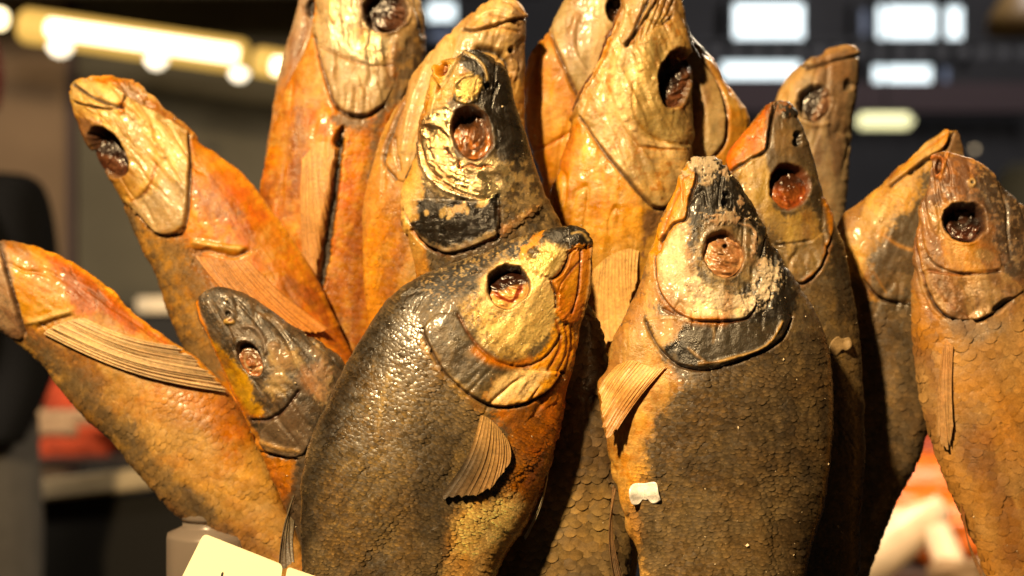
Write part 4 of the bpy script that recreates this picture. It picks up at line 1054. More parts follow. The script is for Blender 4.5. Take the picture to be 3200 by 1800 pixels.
# ---- tall pale fish right of centre
I_st = stn(c0, 1990,-150,2050,-155, 1970,-90,2105,-90, 1955,0,2128,0, 1923,75,2143,70, 1898,124,2153,124, 1872,190,2160,180, 1840,245,2164,240, 1810,300,2164,300, 1795,345,2164,360, 1790,395,2162,420,
    1772,460,2160,480, 1745,530,2158,560, 1722,600,2155,640, 1722,680,2150,720, 1745,760,2145,820, 1780,860,2140,940, 1800,960,2130,1060, 1800,1100,2110,1200, 1800,1300,2080,1350, 1790,1500,2040,1500, 1780,1800,1980,1800, 1780,2100,1900,2100)
I_ops = [
    poly(c3(350,590,290,700,190,950,190,1020,260,1150,420,1240,640,1200,670,1060,560,880,450,750), (.66, .33, .085), s=10, n=5),
    mott(34, .46, .66, (.74, .48, .17), .8, reg=c3(350,600,200,960,260,1150,640,1200,660,1050,450,750)),
    poly(c3(190,960,300,1000,480,1060,640,1060,680,1200,600,1260,380,1340,240,1160), (.60, .36, .12), s=30, n=20, a=.7),
    mott(14, .5, .62, (.42, .22, .06), .5, reg=c3(200,960,640,1000,680,1200,400,1340,240,1160)),
    line(c3(350,600,290,700,230,840,190,960), 9, (.50, .2, .04), a=.7),
    poly(c3(690,1040,790,1030,780,1100,690,1200,640,1400,660,1060), (.17, .09, .035), s=14, n=8),
    # pale bony head
    poly(c3(575,-200,480,200,400,370,345,470,345,600,450,745,560,875,690,1025,740,1050,790,1020,860,870,920,600,920,300,860,-200), (.62, .47, .25), s=6, n=3, r=.40),
    mott(60, .45, .62, (.74, .60, .36), .8, st=(4, 60), reg=c3(560,-100,400,370,350,600,560,875,740,1045,900,600,850,-100), sd=3),
    mott(30, .48, .64, (.46, .32, .13), .6, st=(9, 64), reg=c3(560,-100,400,370,350,600,560,875,740,1045,900,600,850,-100), sd=5, h=.0005),
    mott(16, .6, .68, (.36, .16, .05), .7, reg=c3(560,-100,400,370,350,600,560,875,740,1045,900,600,850,-100), sd=15),
    poly(c3(580,20,650,-20,640,160,600,190,560,240,500,260,540,120), (.56, .44, .25), s=8, n=5),
    *[line(c3(690 + i * 36, -60, 650 + i * 34, 90 - i * 6, 620 + i * 30, 240 - i * 30), 6, (.34, .24, .11), h=-.0007) for i in range(5)],
    line(c3(690,100,740,130,800,90), 8, (.24, .15, .06), h=-.0012), line(c3(590,30,560,150,500,260), 8, (.86, .74, .5), h=.0008),
    blob(c3(600,210), 12, 9, 0, (.44, .18, .05), h=.0008),
    poly(c3(620,250,700,200,760,260,720,400,740,520,880,600,890,700,850,740,680,700,600,600,600,420), (.50, .40, .21), s=12, n=10, m=.25, r=.36),
    line(c3(570,250,535,400,530,520,570,620,650,700,760,735,860,750), 20, (.70, .56, .34), h=.0009, n=4), line(c3(610,420,610,560,660,650,760,710,870,730), 7, (.34, .22, .09), h=-.0006),
    *[blob(c3(x, y), 10, 9, 0, (.80, .64, .42), h=.0007, s=.5, n=.1) for x, y in [(548,330),(535,400),(533,470),(545,540),(570,600),(610,650)]],
    line(c3(640,740,760,750,870,755), 8, (.34, .17, .05), h=-.0007), line(c3(560,640,620,730,700,800,760,900), 5, (.48, .33, .15), h=-.0004),
    mott(50, .5, .62, (.40, .34, .22), .7, reg=c3(620,780,860,780,820,900,740,1020,640,900), sd=8),
    line(c3(575,-10,520,130,450,290,380,430,315,560,290,650), 18, (.16, .06, .016), h=.0012, n=2), line(c3(545,120,470,290,400,420,350,500), 6, (.60, .33, .10), h=.0006),
    poly(c0(2120,-200,2200,-200,2200,1000,2080,1000,2105,640,2120,440,2140,300,2140,120), (.20, .14, .07), s=22, n=14, a=.85),
    line(c3(910,450,925,600,935,780), 12, (.09, .07, .04), h=0),
    poly(c3(700,-200,850,-200,900,200,905,480,890,540,850,160,780,40), (.28, .19, .09), s=14, n=10, a=.8),
    mott(50, .42, .62, None, h=.0011, st=(8, 66), reg=c3(575,-200,480,200,345,470,345,600,560,875,740,1050,860,870,920,600,920,300,860,-200), sd=21),
    line(c3(700,-20,650,90,615,175,575,235), 8, (.03, .012, .008), h=-.0022),
    sock(c3(822,392), 56, 96, 12, d=.0105, rim=.0009, c=(.10, .045, .025)),
]
I_ops += [line(c3(345,590,450,748,560,880,690,1028,740,1050,790,1025,860,870), 9, GAP_SHADE, h=-.0016, a=.9)]
I_ops += [line(c3(720,20,660,120,610,190,570,230), 6, GAP_SHADE, h=-.0012, a=.9)]
I_ops += [line(c3(525,130,455,290,385,430,318,560,288,660), 7, GAP_SHADE, h=-.0010, a=.9)]
I = Fish('tall pale bony headed fish with a deep dark eye socket and orange breast', I_st, .782, .775, k=.52, base=(.58, .36, .13), ops=I_ops, step=3.5, seed=13, rough=.45, tmax=.026)
I.eye(c3(830,420), 50, 82, 10, d=.0050, top=.0065, c1=(.13, .055, .03), c2=(.20, .10, .055), c3=(.02, .009, .006), cut=.75, nrg=.4, sd=4, sag=60)
I.plate('gill_cover', c3(345,590,350,470,430,380,530,330,540,520,580,630,680,720,870,750,860,870,790,1025,740,1050,690,1028,560,880,450,748), c3(345,590,450,748,560,880,690,1028,740,1050,790,1025,860,870), .0028, 55)
I.plate('jaw', c3(600,-120,760,-120,720,20,660,120,610,190,570,230,540,200,570,80), c3(720,20,660,120,610,190,570,230), .0022, 30)
I.plate('gill_membrane', c3(580,-20,525,130,455,290,385,430,318,560,288,660,300,640,360,520,420,400,480,290,545,150,590,-20), c3(525,130,455,290,385,430,318,560,288,660), .0020, 30)
I.fin(c0(1846,852,1898,803,1958,778,1996,784), c0(1835,1080,1846,1150,1872,1130,1902,1080,1944,1016,1990,880), 17, lift1=.004, c0=(.62, .36, .11), c1=(.60, .33, .09), bend=.02)
I.salt(40, .00022)

# ---- fish with the red eye
K_st = stn(c0, 2418,316,2442,312, 2385,338,2464,325, 2340,385,2490,360, 2300,440,2508,400, 2265,500,2530,462, 2245,570,2552,540, 2240,660,2577,625, 2255,750,2605,695, 2290,860,2635,765, 2330,960,2651,840, 2350,1080,2664,910,
    2370,1200,2682,1050, 2380,1350,2698,1250, 2380,1500,2698,1450, 2380,1650,2690,1650, 2380,1800,2680,1800, 2380,1950,2600,1950, 2400,2150,2520,2150)
K_ops = [
    mott(14, .45, .6, (.22, .15, .06), .5), poly(c0(2300,900,2640,880,2720,1000,2720,1900,2350,1900), sc=1, n=4, s=4),
    poly(c4(165,315,60,410,-10,490,-60,570,-20,640,60,580,130,540,140,450,165,360), (.52, .17, .026), s=8, n=6), mott(40, .5, .65, (.68, .34, .08), .8, st=(3, 125), reg=c4(140,340,-40,560,0,620,120,540,140,440)),
    poly(c4(-20,620,60,570,135,540,140,690,165,790,230,830,340,800,400,880,370,980,250,960,170,930,100,840), (.30, .21, .085), s=10, n=10),
    mott(26, .48, .62, (.46, .34, .14), .7, reg=c4(0,620,130,560,170,800,380,850,360,980,180,930)),
    poly(c4(160,340,190,305,270,350,330,500,350,640,320,620,250,585,170,610,140,560,145,440), (.12, .085, .045), s=10, n=9),
    blob(c4(235,345), 30, 24, 0, BLK, h=.0008, n=.4), mott(14, .5, .6, (.42, .16, .04), .8, reg=c4(170,320,240,310,270,370,200,400)),
    blob(c4(215,490), 30, 40, 0, (.26, .17, .07), s=.5, a=.7), blob(c4(278,468), 12, 11, 0, BLK, h=-.002, s=.3, n=.1), blob(c4(278,500), 14, 13, 0, BLK, h=-.0025, s=.3, n=.1),
    poly(c4(340,640,380,680,460,880,520,1100,520,1300,440,1300,430,1000,390,850,340,780), (.05, .038, .022), s=14, n=12),
    line(c4(400,760,425,880,405,1000,370,1080,300,1135), 14, (.42, .20, .05), h=.0008, n=8), line(c4(190,965,260,955,330,945), 7, (.05, .025, .015), h=-.0009),
    poly(c4(170,960,330,955,400,930,370,1060,290,1130,200,1100), (.20, .145, .07), s=10, n=10, a=.9), mott(18, .5, .6, (.30, .22, .10), .7, reg=c4(170,960,330,955,370,1060,290,1130)),
    line(c4(185,318,160,400,142,520), 7, (.03, .012, .008), h=-.0022),
    sock(c4(240,695), 66, 74, 0, d=.0085, rim=.0010, c=(.16, .045, .015)),
]
K_ops += [line(c4(170,330,150,440,140,530,70,575,-20,630), 6, GAP_SHADE, h=-.0012, a=.9)]
K_ops += [line(c4(425,940,405,1010,370,1085,300,1140,220,1120), 9, GAP_SHADE, h=-.0016, a=.9)]
K = Fish('slender fish with an orange red eye and orange jaw behind the black headed fish', K_st, .764, .752, k=.5, base=(.10, .072, .036), ops=K_ops, step=3.6, seed=17, rough=.45, tmax=.02)
K.eye(c4(242,705), 63, 70, 0, d=.0026, top=.0055, c1=(.40, .14, .035), c2=(.28, .075, .02), c3=(.05, .02, .01), cut=.6, sd=6, nrg=.3)
K.plate('jaw', c4(170,330,150,440,140,530,70,575,-20,630,-50,570,10,480,80,390), c4(170,330,150,440,140,530,70,575,-20,630), .0016, 30)
K.plate('gill_cover', c4(165,955,330,945,400,900,425,940,405,1010,370,1085,300,1140,220,1120), c4(425,940,405,1010,370,1085,300,1140,220,1120), .0012, 45)
K.fin(c8(1705,960,1700,1000), c8(1600,1374,1680,1374), 6, lift0=.001, lift1=.002, c0=(.28, .13, .045), c1=(.17, .10, .045), name='pelvic_fin', follow=False)
K.scales(20, edge=1.25, lift=.06, vary=.1)
K.salt(90, .00026)

# ---- fish at the right edge
O_st = stn(c0, 2908,484,2950,472, 2898,525,3010,480, 2893,560,3050,497, 2886,600,3092,525, 2876,645,3135,577, 2864,700,3172,615, 2857,775,3215,665, 2853,850,3255,735, 2852,940,3300,840, 2857,1035,3345,960, 2866,1130,3375,1080,
    2880,1230,3395,1220, 2905,1345,3400,1370, 2940,1460,3395,1500, 2985,1570,3380,1630, 3040,1690,3355,1740, 3080,1800,3320,1830, 3120,1950,3260,1980, 3140,2150,3200,2150)
O_ops = [
    mott(40, .45, .62, (.48, .31, .15), .7), mott(120, .5, .68, (.38, .20, .075), .5, sd=4),
    poly(V_(c4(815,1290,900,1310,1000,1320,1100,1330,1290,1240), c0(3400,900,3450,1400,3350,1900,3000,1900,2840,1100)), sc=1, n=3, s=3),
    poly(c4(850,560,960,535,1080,565,1200,680,1310,800,1340,1000,1300,1180,1180,1090,1170,960,1140,820,1060,750,950,780,880,800,830,800), (.17, .082, .038), s=12, n=10),
    mott(22, .48, .62, (.34, .17, .07), .7, reg=c4(860,560,1080,570,1150,700,1060,740,920,790,840,790)),
    poly(c4(1080,570,1200,660,1320,800,1330,1100,1240,1100,1180,950,1160,800,1080,680), (.065, .040, .024), s=20, n=16), mott(10, .56, .64, (.42, .30, .18), .5, reg=c4(1080,570,1320,800,1330,1100,1180,1000)),
    poly(c4(830,800,900,800,930,900,1000,950,1120,940,1180,990,1190,1080,1080,1095,960,1075,880,1020,830,930), (.46, .25, .085), s=10, n=9), mott(20, .5, .62, (.66, .44, .2), .8, st=(3, 20), reg=c4(850,830,940,920,1120,950,1190,1070,900,1020), m=.2),
    blob(c4(1125,1010), 30, 20, 20, (.58, .46, .26), m=.4, a=.8),
    poly(c4(875,1085,1000,1100,1190,1080,1300,1160,1240,1210,1160,1275,1080,1305,980,1295,900,1235,860,1150), (.40, .27, .145), s=7, n=5, r=.38, m=.12), mott(36, .48, .62, (.48, .35, .22), .7, reg=c4(875,1085,1190,1080,1290,1160,1080,1300,900,1230)),
    line(c4(870,1080,1000,1098,1190,1078), 6, (.36, .14, .035), h=-.0008), line(c4(900,1140,960,1230,1050,1290), 6, (.36, .18, .06), h=-.0004),
    line(c4(815,820,812,950,840,1080,870,1170,910,1250,980,1305,1080,1312,1160,1280), 7, (.16, .05, .02), h=-.0012), line(c4(835,800,830,930,850,1080), 10, (.64, .36, .12), h=.0008),
    poly(c4(800,1160,860,1190,930,1290,960,1449,820,1449), (.46, .24, .075), s=10, n=8),
    poly(c4(930,1310,1060,1330,1250,1290,1200,1380,1050,1400), (.30, .25, .21), s=14, n=12, a=.8), blob(c4(1200,1235), 30, 9, -35, BLK, h=-.003, s=.4, n=.1),
    # mouth
    line(c4(870,575,900,560,935,575,925,620,905,650), 9, (.36, .14, .045), h=.0012), blob(c4(915,605), 10, 22, 15, (.06, .02, .012), h=-.005, s=.35, n=.1), line(c4(960,545,945,600,925,660), 7, (.50, .26, .10), h=.0010),
    blob(c4(1070,680), 12, 12, 0, (.46, .34, .18), h=.0008, s=.5), blob(c4(1072,678), 5, 5, 0, BLK, h=-.001, s=.4, n=0),
    sock(c4(1035,855), 73, 66, 10, d=.0120, rim=.0012, c=(.06, .022, .012)),
]
O_ops += [line(c4(860,1150,905,1245,980,1302,1080,1312,1160,1280,1245,1215), 9, GAP_SHADE, h=-.0016, a=.9)]
O_ops += [line(c4(1195,1085,1080,1098,950,1080,870,1020), 5, GAP_SHADE, h=-.0007, a=.9)]
O = Fish('brown fish with a hollow black eye socket at the right edge', O_st, .752, .745, k=.40, base=(.44, .27, .125), ops=O_ops, step=3.7, seed=19, tmax=.026)
O.eye(c4(1045,870), 66, 56, 0, d=.0065, top=.005, c1=(.06, .02, .012), c2=(.11, .04, .02), c3=(.012, .006, .004), cut=.8, hole=(3000, 690, 30), nrg=.3, sd=8)
O.plate('gill_cover', c4(870,1085,1000,1100,1190,1080,1300,1160,1245,1215,1160,1280,1080,1312,980,1302,905,1245,860,1150), c4(860,1150,905,1245,980,1302,1080,1312,1160,1280,1245,1215), .0020, 60)
O.plate('cheek_plate', c4(830,830,900,830,960,940,1120,945,1195,1000,1195,1085,1080,1098,950,1080,870,1020), c4(1195,1085,1080,1098,950,1080,870,1020), .0009, 40)
O.fin(c8(2195,140,2160,110,2140,150), c8(2196,600,2175,690,2140,690,2110,640), 8, lift0=.0012, lift1=.003, c0=(.42, .21, .07), c1=(.40, .23, .09), bend=.02)
O.fin(c8(2240,990,2255,1030), c8(2365,1374,2350,1390), 3, lift0=.0015, lift1=.001, c0=(.26, .10, .03), c1=(.24, .12, .05), name='pelvic_fin', follow=False)
O.scales(38, edge=1.22, base=.84, lift=.06, vary=.06)
O.salt(70, .00024)

# ---- fish behind the right edge fish
N_st = stn(c0, 2955,410,2992,408, 2905,440,3008,440, 2855,484,3016,510, 2800,526,3020,590, 2757,574,3020,680, 2715,610,3020,770, 2674,644,3012,850, 2634,675,2990,930, 2614,730,2980,1000, 2620,850,2960,1080, 2630,1000,2945,1160,
    2640,1150,2925,1250, 2645,1300,2900,1349, 2640,1420,2859,1460, 2620,1540,2806,1553, 2590,1650,2766,1652, 2560,1800,2713,1800, 2520,2000,2640,2000, 2500,2200,2580,2200)
N_ops = [
    mott(50, .46, .62, (.60, .42, .18), .7, st=(3, 140)),
    poly(c0(2600,850,2700,850,2760,740,2830,640,2900,560,3050,560,3050,2000,2500,2000,2600,1100), (.105, .078, .046), s=30, n=26, ns=50), mott(26, .48, .6, (.20, .14, .075), .7, reg=c0(2640,950,2960,700,2960,1900,2560,1900)),
    poly(c0(2600,1000,3000,960,3000,1900,2500,1900), sc=1, n=3, s=3),
    line(c4(985,455,950,530,870,580,790,640), 7, (.03, .012, .008), h=-.0022),
    poly(c4(900,445,1030,440,1030,560,960,550,930,540,950,470), (.22, .15, .09), s=10, n=8), line(c4(960,450,940,520,900,560), 8, (.62, .33, .10), h=.0005),
    line(c4(700,660,760,600,850,540,940,470), 8, (.46, .22, .06), h=-.0006), line(c4(690,740,670,800,640,860), 16, (.75, .56, .30), h=.0005, m=.3),
    line(c4(640,900,720,960,800,990), 10, (.5, .26, .08), a=.6), line(c4(580,1120,640,1190,720,1220,800,1215), 7, (.40, .27, .12), h=.0006), line(c4(590,1135,650,1200,730,1232,800,1228), 6, BLK, h=-.0010), line(c4(620,1080,660,1150,680,1180), 5, (.38, .24, .1)),
    poly(c4(545,1060,580,1060,610,1160,640,1220,590,1220), (.50, .31, .12), s=10, n=8),
]
N_ops += [line(c4(970,470,940,530,860,580,780,640,700,700), 6, GAP_SHADE, h=-.0012, a=.9)]
N_ops += [line(c4(580,1125,640,1195,720,1222,830,1215), 9, GAP_SHADE, h=-.0016, a=.9)]
N_ = Fish('pale snouted fish with a dark body behind the brown fish at the right edge', N_st, .802, .784, k=.42, base=(.50, .32, .12), ops=N_ops, step=4.2, seed=23, tmax=.022)
N_.plate('jaw', c4(905,455,960,440,970,470,940,530,860,580,780,640,700,700,660,690,760,590), c4(970,470,940,530,860,580,780,640,700,700), .0022, 30)
N_.plate('gill_cover', c4(545,1000,640,900,820,900,830,1215,720,1222,640,1195,580,1125), c4(580,1125,640,1195,720,1222,830,1215), .0014, 50)
N_.scales(28, edge=1.35, lift=.07)
N_.salt(40, .0003)

# ---- grey fish at the back right
L_st = V_(stn(c4, 490,57,535,60, 410,82,550,100, 335,118,556,160, 272,165,553,225, 218,225,546,290, 182,290,538,345, 172,380,530,420, 190,480,520,500, 220,600,514,620, 250,760,505,760, 280,1000,490,1000, 300,1400,480,1400, 330,2400,450,2400))
L_ops = [
    mott(30, .45, .62, (.42, .34, .22), .7, st=(5, 88)), mott(24, .5, .64, (.14, .105, .07), .7, st=(4, 92), sd=5),
    poly(c4(500,50,400,80,270,165,170,290,160,400,330,420,280,360,270,280,300,220,380,180,440,130,550,100), (.50, .35, .15), s=14, n=8),
    poly(c4(440,130,550,110,552,240,530,400,440,400,400,240), (.36, .27, .17), s=14, n=10), line(c4(350,130,440,110,530,90), 9, (.26, .15, .06), h=-.0010), line(c4(400,85,480,60,545,68), 8, (.58, .42, .2), h=.0007),
    line(c4(545,108,470,118,390,140,320,165), 8, (.03, .012, .008), h=-.0022),
    blob(c4(508,240), 12, 16, 0, (.05, .04, .03), h=-.002), sock(c4(350,320), 56, 66, 25, d=.009, rim=.0009, c=(.10, .055, .035)),
    line(c4(280,360,310,400,360,425,420,410), 10, (.5, .38, .24), h=.0008),
    mott(200, .2, .5, (.40, .33, .24), .45, sd=30),
]
L_ops += [line(c4(555,110,480,118,400,135,340,160,300,150), 6, GAP_SHADE, h=-.0012, a=.9)]
L_ = Fish('grey brown fish standing tallest at the back right before the windows', L_st, .875, .850, k=.6, base=(.28, .215, .14), ops=L_ops, step=4.6, seed=29, tmax=.02)
L_.plate('jaw', c4(400,82,490,56,545,66,555,110,480,118,400,135,340,160,300,150), c4(555,110,480,118,400,135,340,160,300,150), .0022, 30)
L_.eye(c4(372,325), 46, 58, 20, d=.0020, top=.0050, c1=(.34, .25, .17), c2=(.16, .09, .06), c3=(.02, .012, .01), cut=.85, sag=25, sd=3, nrg=.45)

# ---- back centre fish (left of the tall pale fish) and its neighbour on the other side
H_st = stn(c0, 1830,-120,1900,-125, 1795,-60,1960,-60, 1761,0,1985,0, 1712,93,2000,90, 1650,174,2000,170, 1638,240,1995,240, 1636,320,1990,320, 1643,404,1985,404, 1662,480,1980,490, 1690,560,1975,570, 1705,680,1960,690, 1720,900,1950,900, 1740,1400,1930,1400, 1760,2100,1880,2100)
H_ops = [
    mott(60, .46, .62, (.70, .42, .16), .7), mott(120, .5, .64, (.46, .2, .05), .6, sd=3),
    poly(c3(270,-200,180,160,260,330,330,480,420,560,700,560,700,-200), (.52, .42, .25), s=6, n=3, r=.42), mott(34, .48, .6, (.66, .54, .36), .7, reg=c3(240,40,200,170,330,470,480,480,480,0)),
    line(c3(180,160,260,330,335,490), 7, (.30, .14, .04), h=-.0012), line(c3(330,80,300,180,330,300,400,380), 16, (.66, .53, .36), h=.0009),
    line(c3(100,760,200,720,300,660), 10, (.45, .2, .05), h=-.001), line(c3(240,300,200,420,180,560), 18, (.52, .26, .08), a=.6),
    sock(c3(530,45), 40, 46, 0, d=.011, rim=.0009, c=(.03, .015, .01)),
]
H_ops += [line(c3(190,165,260,335,335,492,420,600), 9, GAP_SHADE, h=-.0016, a=.9)]
H = Fish('half hidden pale fish with an orange breast behind the tall bony headed fish', H_st, .818, .812, k=.5, base=(.58, .33, .11), ops=H_ops, step=4.4, seed=31, tmax=.022)
H.eye(c3(530,50), 38, 42, 0, d=.007, top=.004, c1=(.05, .025, .015), c2=(.08, .035, .02), c3=(.02, .01, .008))
H.plate('gill_cover', c3(190,165,260,60,330,60,330,250,420,420,420,600,335,492,260,335), c3(190,165,260,335,335,492,420,600), .0018, 50)
J_st = stn(c0, 2060,-40,2090,-45, 2040,30,2130,20, 2030,90,2160,110, 2020,140,2200,160, 2015,190,2240,192, 2010,240,2268,250, 2010,300,2306,300, 2010,360,2340,345, 2010,420,2348,400, 2015,500,2345,500, 2030,620,2330,640, 2050,800,2300,800, 2060,1400,2230,1400, 2060,2100,2160,2100)
J_ops = [
    mott(50, .46, .62, (.68, .46, .2), .7, st=(3, 60)), mott(90, .5, .64, (.46, .22, .06), .6, sd=3),
    poly(c3(880,150,960,300,1040,430,1080,560,1075,700,1000,800,850,850,850,150), (.40, .32, .19), s=6, n=3, r=.42), mott(40, .48, .62, (.52, .44, .28), .7, reg=c3(900,300,1040,440,1075,650,900,800)),
    line(c3(920,230,960,310,1040,430,1080,560,1075,700), 7, (.34, .15, .04), h=-.0010), line(c3(910,400,960,520,970,700), 9, (.28, .21, .11), h=-.0007),
    line(c3(940,260,1040,330,1100,460), 10, (.42, .17, .04), h=-.0009),
]
J_ops += [line(c3(960,305,1040,430,1082,560,1075,710,1000,800), 9, GAP_SHADE, h=-.0016, a=.9)]
J = Fish('fish showing only its grey gill cover and tan shoulder behind the bony headed fish', J_st, .806, .800, k=.5, base=(.58, .36, .13), ops=J_ops, step=4.6, seed=37, tmax=.02)
J.plate('gill_cover', c3(880,200,960,305,1040,430,1082,560,1075,710,1000,800,880,800,880,400), c3(960,305,1040,430,1082,560,1075,710,1000,800), .0016, 50)

# ---- pale fish behind the gilded fish
E_st = stn(c2, 1258,-10,1300,-8, 1175,5,1342,38, 1112,45,1358,80, 1042,95,1358,150, 970,160,1355,220, 900,230,1352,300, 842,305,1350,370, 792,380,1350,450, 745,480,1350,530, 680,570,1352,610, 635,660,1360,690, 600,770,1370,780, 570,870,1370,880,
    545,980,1360,980, 535,1080,1350,1080, 535,1250,1330,1250, 545,1449,1300,1449, 600,1900,1250,1900, 800,2500,1150,2500, 900,3200,1100,3200)
E_ops = [
    mott(40, .46, .62, (.70, .52, .28), .7, st=(3, 120)), mott(100, .5, .66, (.44, .25, .09), .6, sd=4),
    poly(c2(520,960,700,900,760,1000,780,1449,780,1800,500,1800), (.52, .25, .07), s=40, n=24), mott(16, .46, .6, (.66, .40, .14), .6, reg=c2(530,900,740,900,780,1449,540,1449)),
    poly(c2(540,1020,740,1000,800,1300,800,1800,520,1800), sc=1, n=3, s=3),
    poly(c2(1180,-20,1100,50,900,230,760,450,780,700,900,500,1000,300,1100,230,1300,260,1360,100,1300,-20), (.58, .43, .23), s=12, n=8),
    poly(c2(1290,40,1345,45,1362,90,1360,320,1340,420,1280,320,1290,180), (.20, .13, .075), s=10, n=9), mott(30, .48, .6, (.30, .22, .13), .7, reg=c2(1100,120,1300,60,1360,120,1350,300,1280,300,1120,230)),
    *[line(c2(1240 - 30 * i, 10 + 36 * i, 1290 - 20 * i, 30 + 36 * i, 1340 - 6 * i, 70 + 30 * i), 6, (.30, .18, .08), h=-.0010) for i in range(4)],
    line(c2(1110,90,1200,60,1280,70), 8, (.80, .66, .42), h=.0008), line(c2(760,420,745,520,700,640,650,800,640,950), 8, (.44, .27, .10), h=-.0012), line(c2(860,330,800,480,760,620,740,760), 10, (.74, .58, .34), h=.0008),
    line(c2(1010,340,1060,280,1120,250), 9, (.5, .3, .12), h=-.0008),
    line(c2(700,700,710,780,730,860), 6, (.22, .13, .05), h=-.0012), line(c2(1120,245,1200,255,1260,300,1280,360), 16, (.03, .018, .012), h=-.004),
    blob(c2(1288,250), 9, 10, 0, BLK, h=-.003, s=.3, n=.1), blob(c2(1300,340), 14, 30, 0, (.46, .34, .2), h=.001),
]
E_ops += [line(c2(1362,90,1300,100,1200,130,1110,160,1040,150), 6, GAP_SHADE, h=-.0012, a=.9)]
E_ops += [line(c2(745,520,690,640,640,800,700,900), 9, GAP_SHADE, h=-.0016, a=.9)]
E = Fish('pale tan fish rising behind the gilded fish with its snout cut by the picture top', E_st, .792, .785, k=.46, base=(.55, .37, .16), ops=E_ops, step=3.9, seed=41, tmax=.022)
E.plate('jaw', c2(1180,5,1260,-8,1340,40,1362,90,1300,100,1200,130,1110,160,1040,150,1100,60), c2(1362,90,1300,100,1200,130,1110,160,1040,150), .0026, 35)
E.plate('gill_cover', c2(760,420,860,300,900,500,800,700,760,900,700,900,640,800,690,640,745,520), c2(745,520,690,640,640,800,700,900), .0016, 50)
E.scales(17, edge=1.15, base=.88, lift=.05, vary=.06)

# ---- tall silver-headed fish at the top left, and the one behind it
D_st = stn(c2, 330,-260,480,-270, 310,-150,700,-160, 295,-40,800,-40, 300,60,840,60, 285,150,852,150, 240,260,850,250, 192,350,840,350, 145,450,830,450, 110,560,820,550, 78,660,810,650, 50,780,800,780, 27,900,790,900, 15,1010,780,1000, 22,1150,770,1150, 60,1300,760,1300, 120,1600,740,1600, 250,2200,650,2200, 400,3200,560,3200)
D_ops = [
    mott(40, .46, .62, (.62, .31, .09), .7), mott(100, .48, .64, (.38, .13, .028), .6, sd=3), mott(18, .52, .62, (.70, .44, .16), .5, sd=7),
    poly(c2(420,640,800,600,820,1800,60,1800,350,1200), sc=1, n=3, s=3),
    poly(c2(640,0,860,-20,870,300,830,500,700,520,640,600,600,900,560,900,600,560,690,420,680,300,720,160), (.13, .09, .05), s=16, n=14), mott(26, .5, .62, (.34, .23, .11), .6, reg=c2(660,0,850,0,840,480,700,560,640,500)),
    poly(c2(330,-200,290,150,330,330,370,450,400,530,470,575,560,580,640,530,690,420,690,320,760,200,830,100,800,-200), (.42, .33, .21), s=7, n=4, r=.42), mott(40, .48, .62, (.52, .42, .28), .7, reg=c2(340,260,640,330,680,420,560,570,420,520)),
    poly(c2(395,-20,500,-60,520,60,570,150,660,200,700,300,590,330,480,300,400,230,375,120), (.56, .50, .36), s=8, n=6, m=.45, r=.36), mott(18, .5, .6, (.60, .40, .12), .7, reg=c2(500,120,600,170,700,220,640,310,520,250)),
    line(c2(390,40,395,150,440,230,510,280,585,325), 18, (.72, .66, .52), h=.0008, m=.4), line(c2(330,240,470,300,590,335,680,330), 7, (.20, .11, .045), h=-.0009),
    line(c2(300,200,330,330,365,440,400,530,470,580,560,585,640,535), 8, (.17, .085, .03), h=-.0014), poly(c2(370,580,520,560,560,620,440,660,390,640), (.16, .10, .05), s=14, n=10),
    blob(c2(420,680), 14, 30, 20, (.02, .012, .008), h=-.006), poly(c2(380,690,470,690,440,1000,400,1300,360,1500,280,1500,340,1050), sc=0, n=0, s=2), poly(c2(412,700,444,690,408,1000,368,1300,338,1449,300,1449,360,1050), (.03, .018, .01), h=-.004, s=6, n=3),  # dark slit: shadow along the fin's edge painted in and sunk
    line(c2(390,110,380,20,390,-60), 10, (.62, .46, .22), h=.0006),
    mott(34, .44, .62, None, h=.0012, st=(4, 80), reg=c2(330,-200,290,150,330,330,400,530,560,580,690,420,690,320,830,100,800,-200), sd=21),
    sock(c2(655,60), 72, 66, 0, d=.009, rim=.0012, c=(.10, .055, .035)), line(c2(530,0,545,90,600,150,680,165,750,120), 10, (.14, .085, .055), h=.0008),
]
D_ops += [line(c2(295,190,330,330,362,440,400,530,470,578,560,582,640,532), 9, GAP_SHADE, h=-.0016, a=.9)]
D = Fish('tall silver headed fish with an orange body, its snout cut by the picture top', D_st, .842, .818, k=.46, base=(.42, .165, .036), ops=D_ops, step=4.2, seed=43, tmax=.024)
D.eye(c2(668,60), 62, 58, 0, d=.003, top=.004, c1=(.10, .05, .035), c2=(.18, .10, .07), c3=(.02, .01, .008), cut=.75, sd=5, sag=40)
D.plate('gill_cover', c2(295,190,330,230,470,295,590,330,690,330,695,420,640,532,560,582,470,578,400,530,362,440,330,330), c2(295,190,330,330,362,440,400,530,470,578,560,582,640,532), .0020, 50)
D.fin(c2(235,800,290,735,345,712,395,735), c2(235,1330,275,1420,300,1425,318,1330,395,860), 15, lift1=.003, c0=(.50, .26, .07), c1=(.40, .19, .05), bend=.02)
D.scales(17, edge=1.15, base=.88, lift=.05, vary=.06)
D2_st = stn(c2, 260,-200,330,-200, 212,0,420,0, 180,140,420,140, 140,270,400,270, 105,420,380,420, 85,560,360,560, 60,720,340,720, 45,900,330,900, 60,1400,300,1400, 150,2400,280,2400, 220,3200,280,3200)
D2_ops = [mott(40, .46, .62, (.50, .40, .30), .7), mott(60, .5, .64, (.34, .24, .17), .6, sd=5), poly(c2(60,560,200,300,400,400,400,1800,20,1800), (.44, .2, .06), s=40, n=16),
    line(c2(230,40,250,150,200,280), 9, (.24, .13, .06), h=-.001), sock(c2(300,40), 36, 36, 0, d=.009, rim=.0006, c=(.02, .012, .01))]
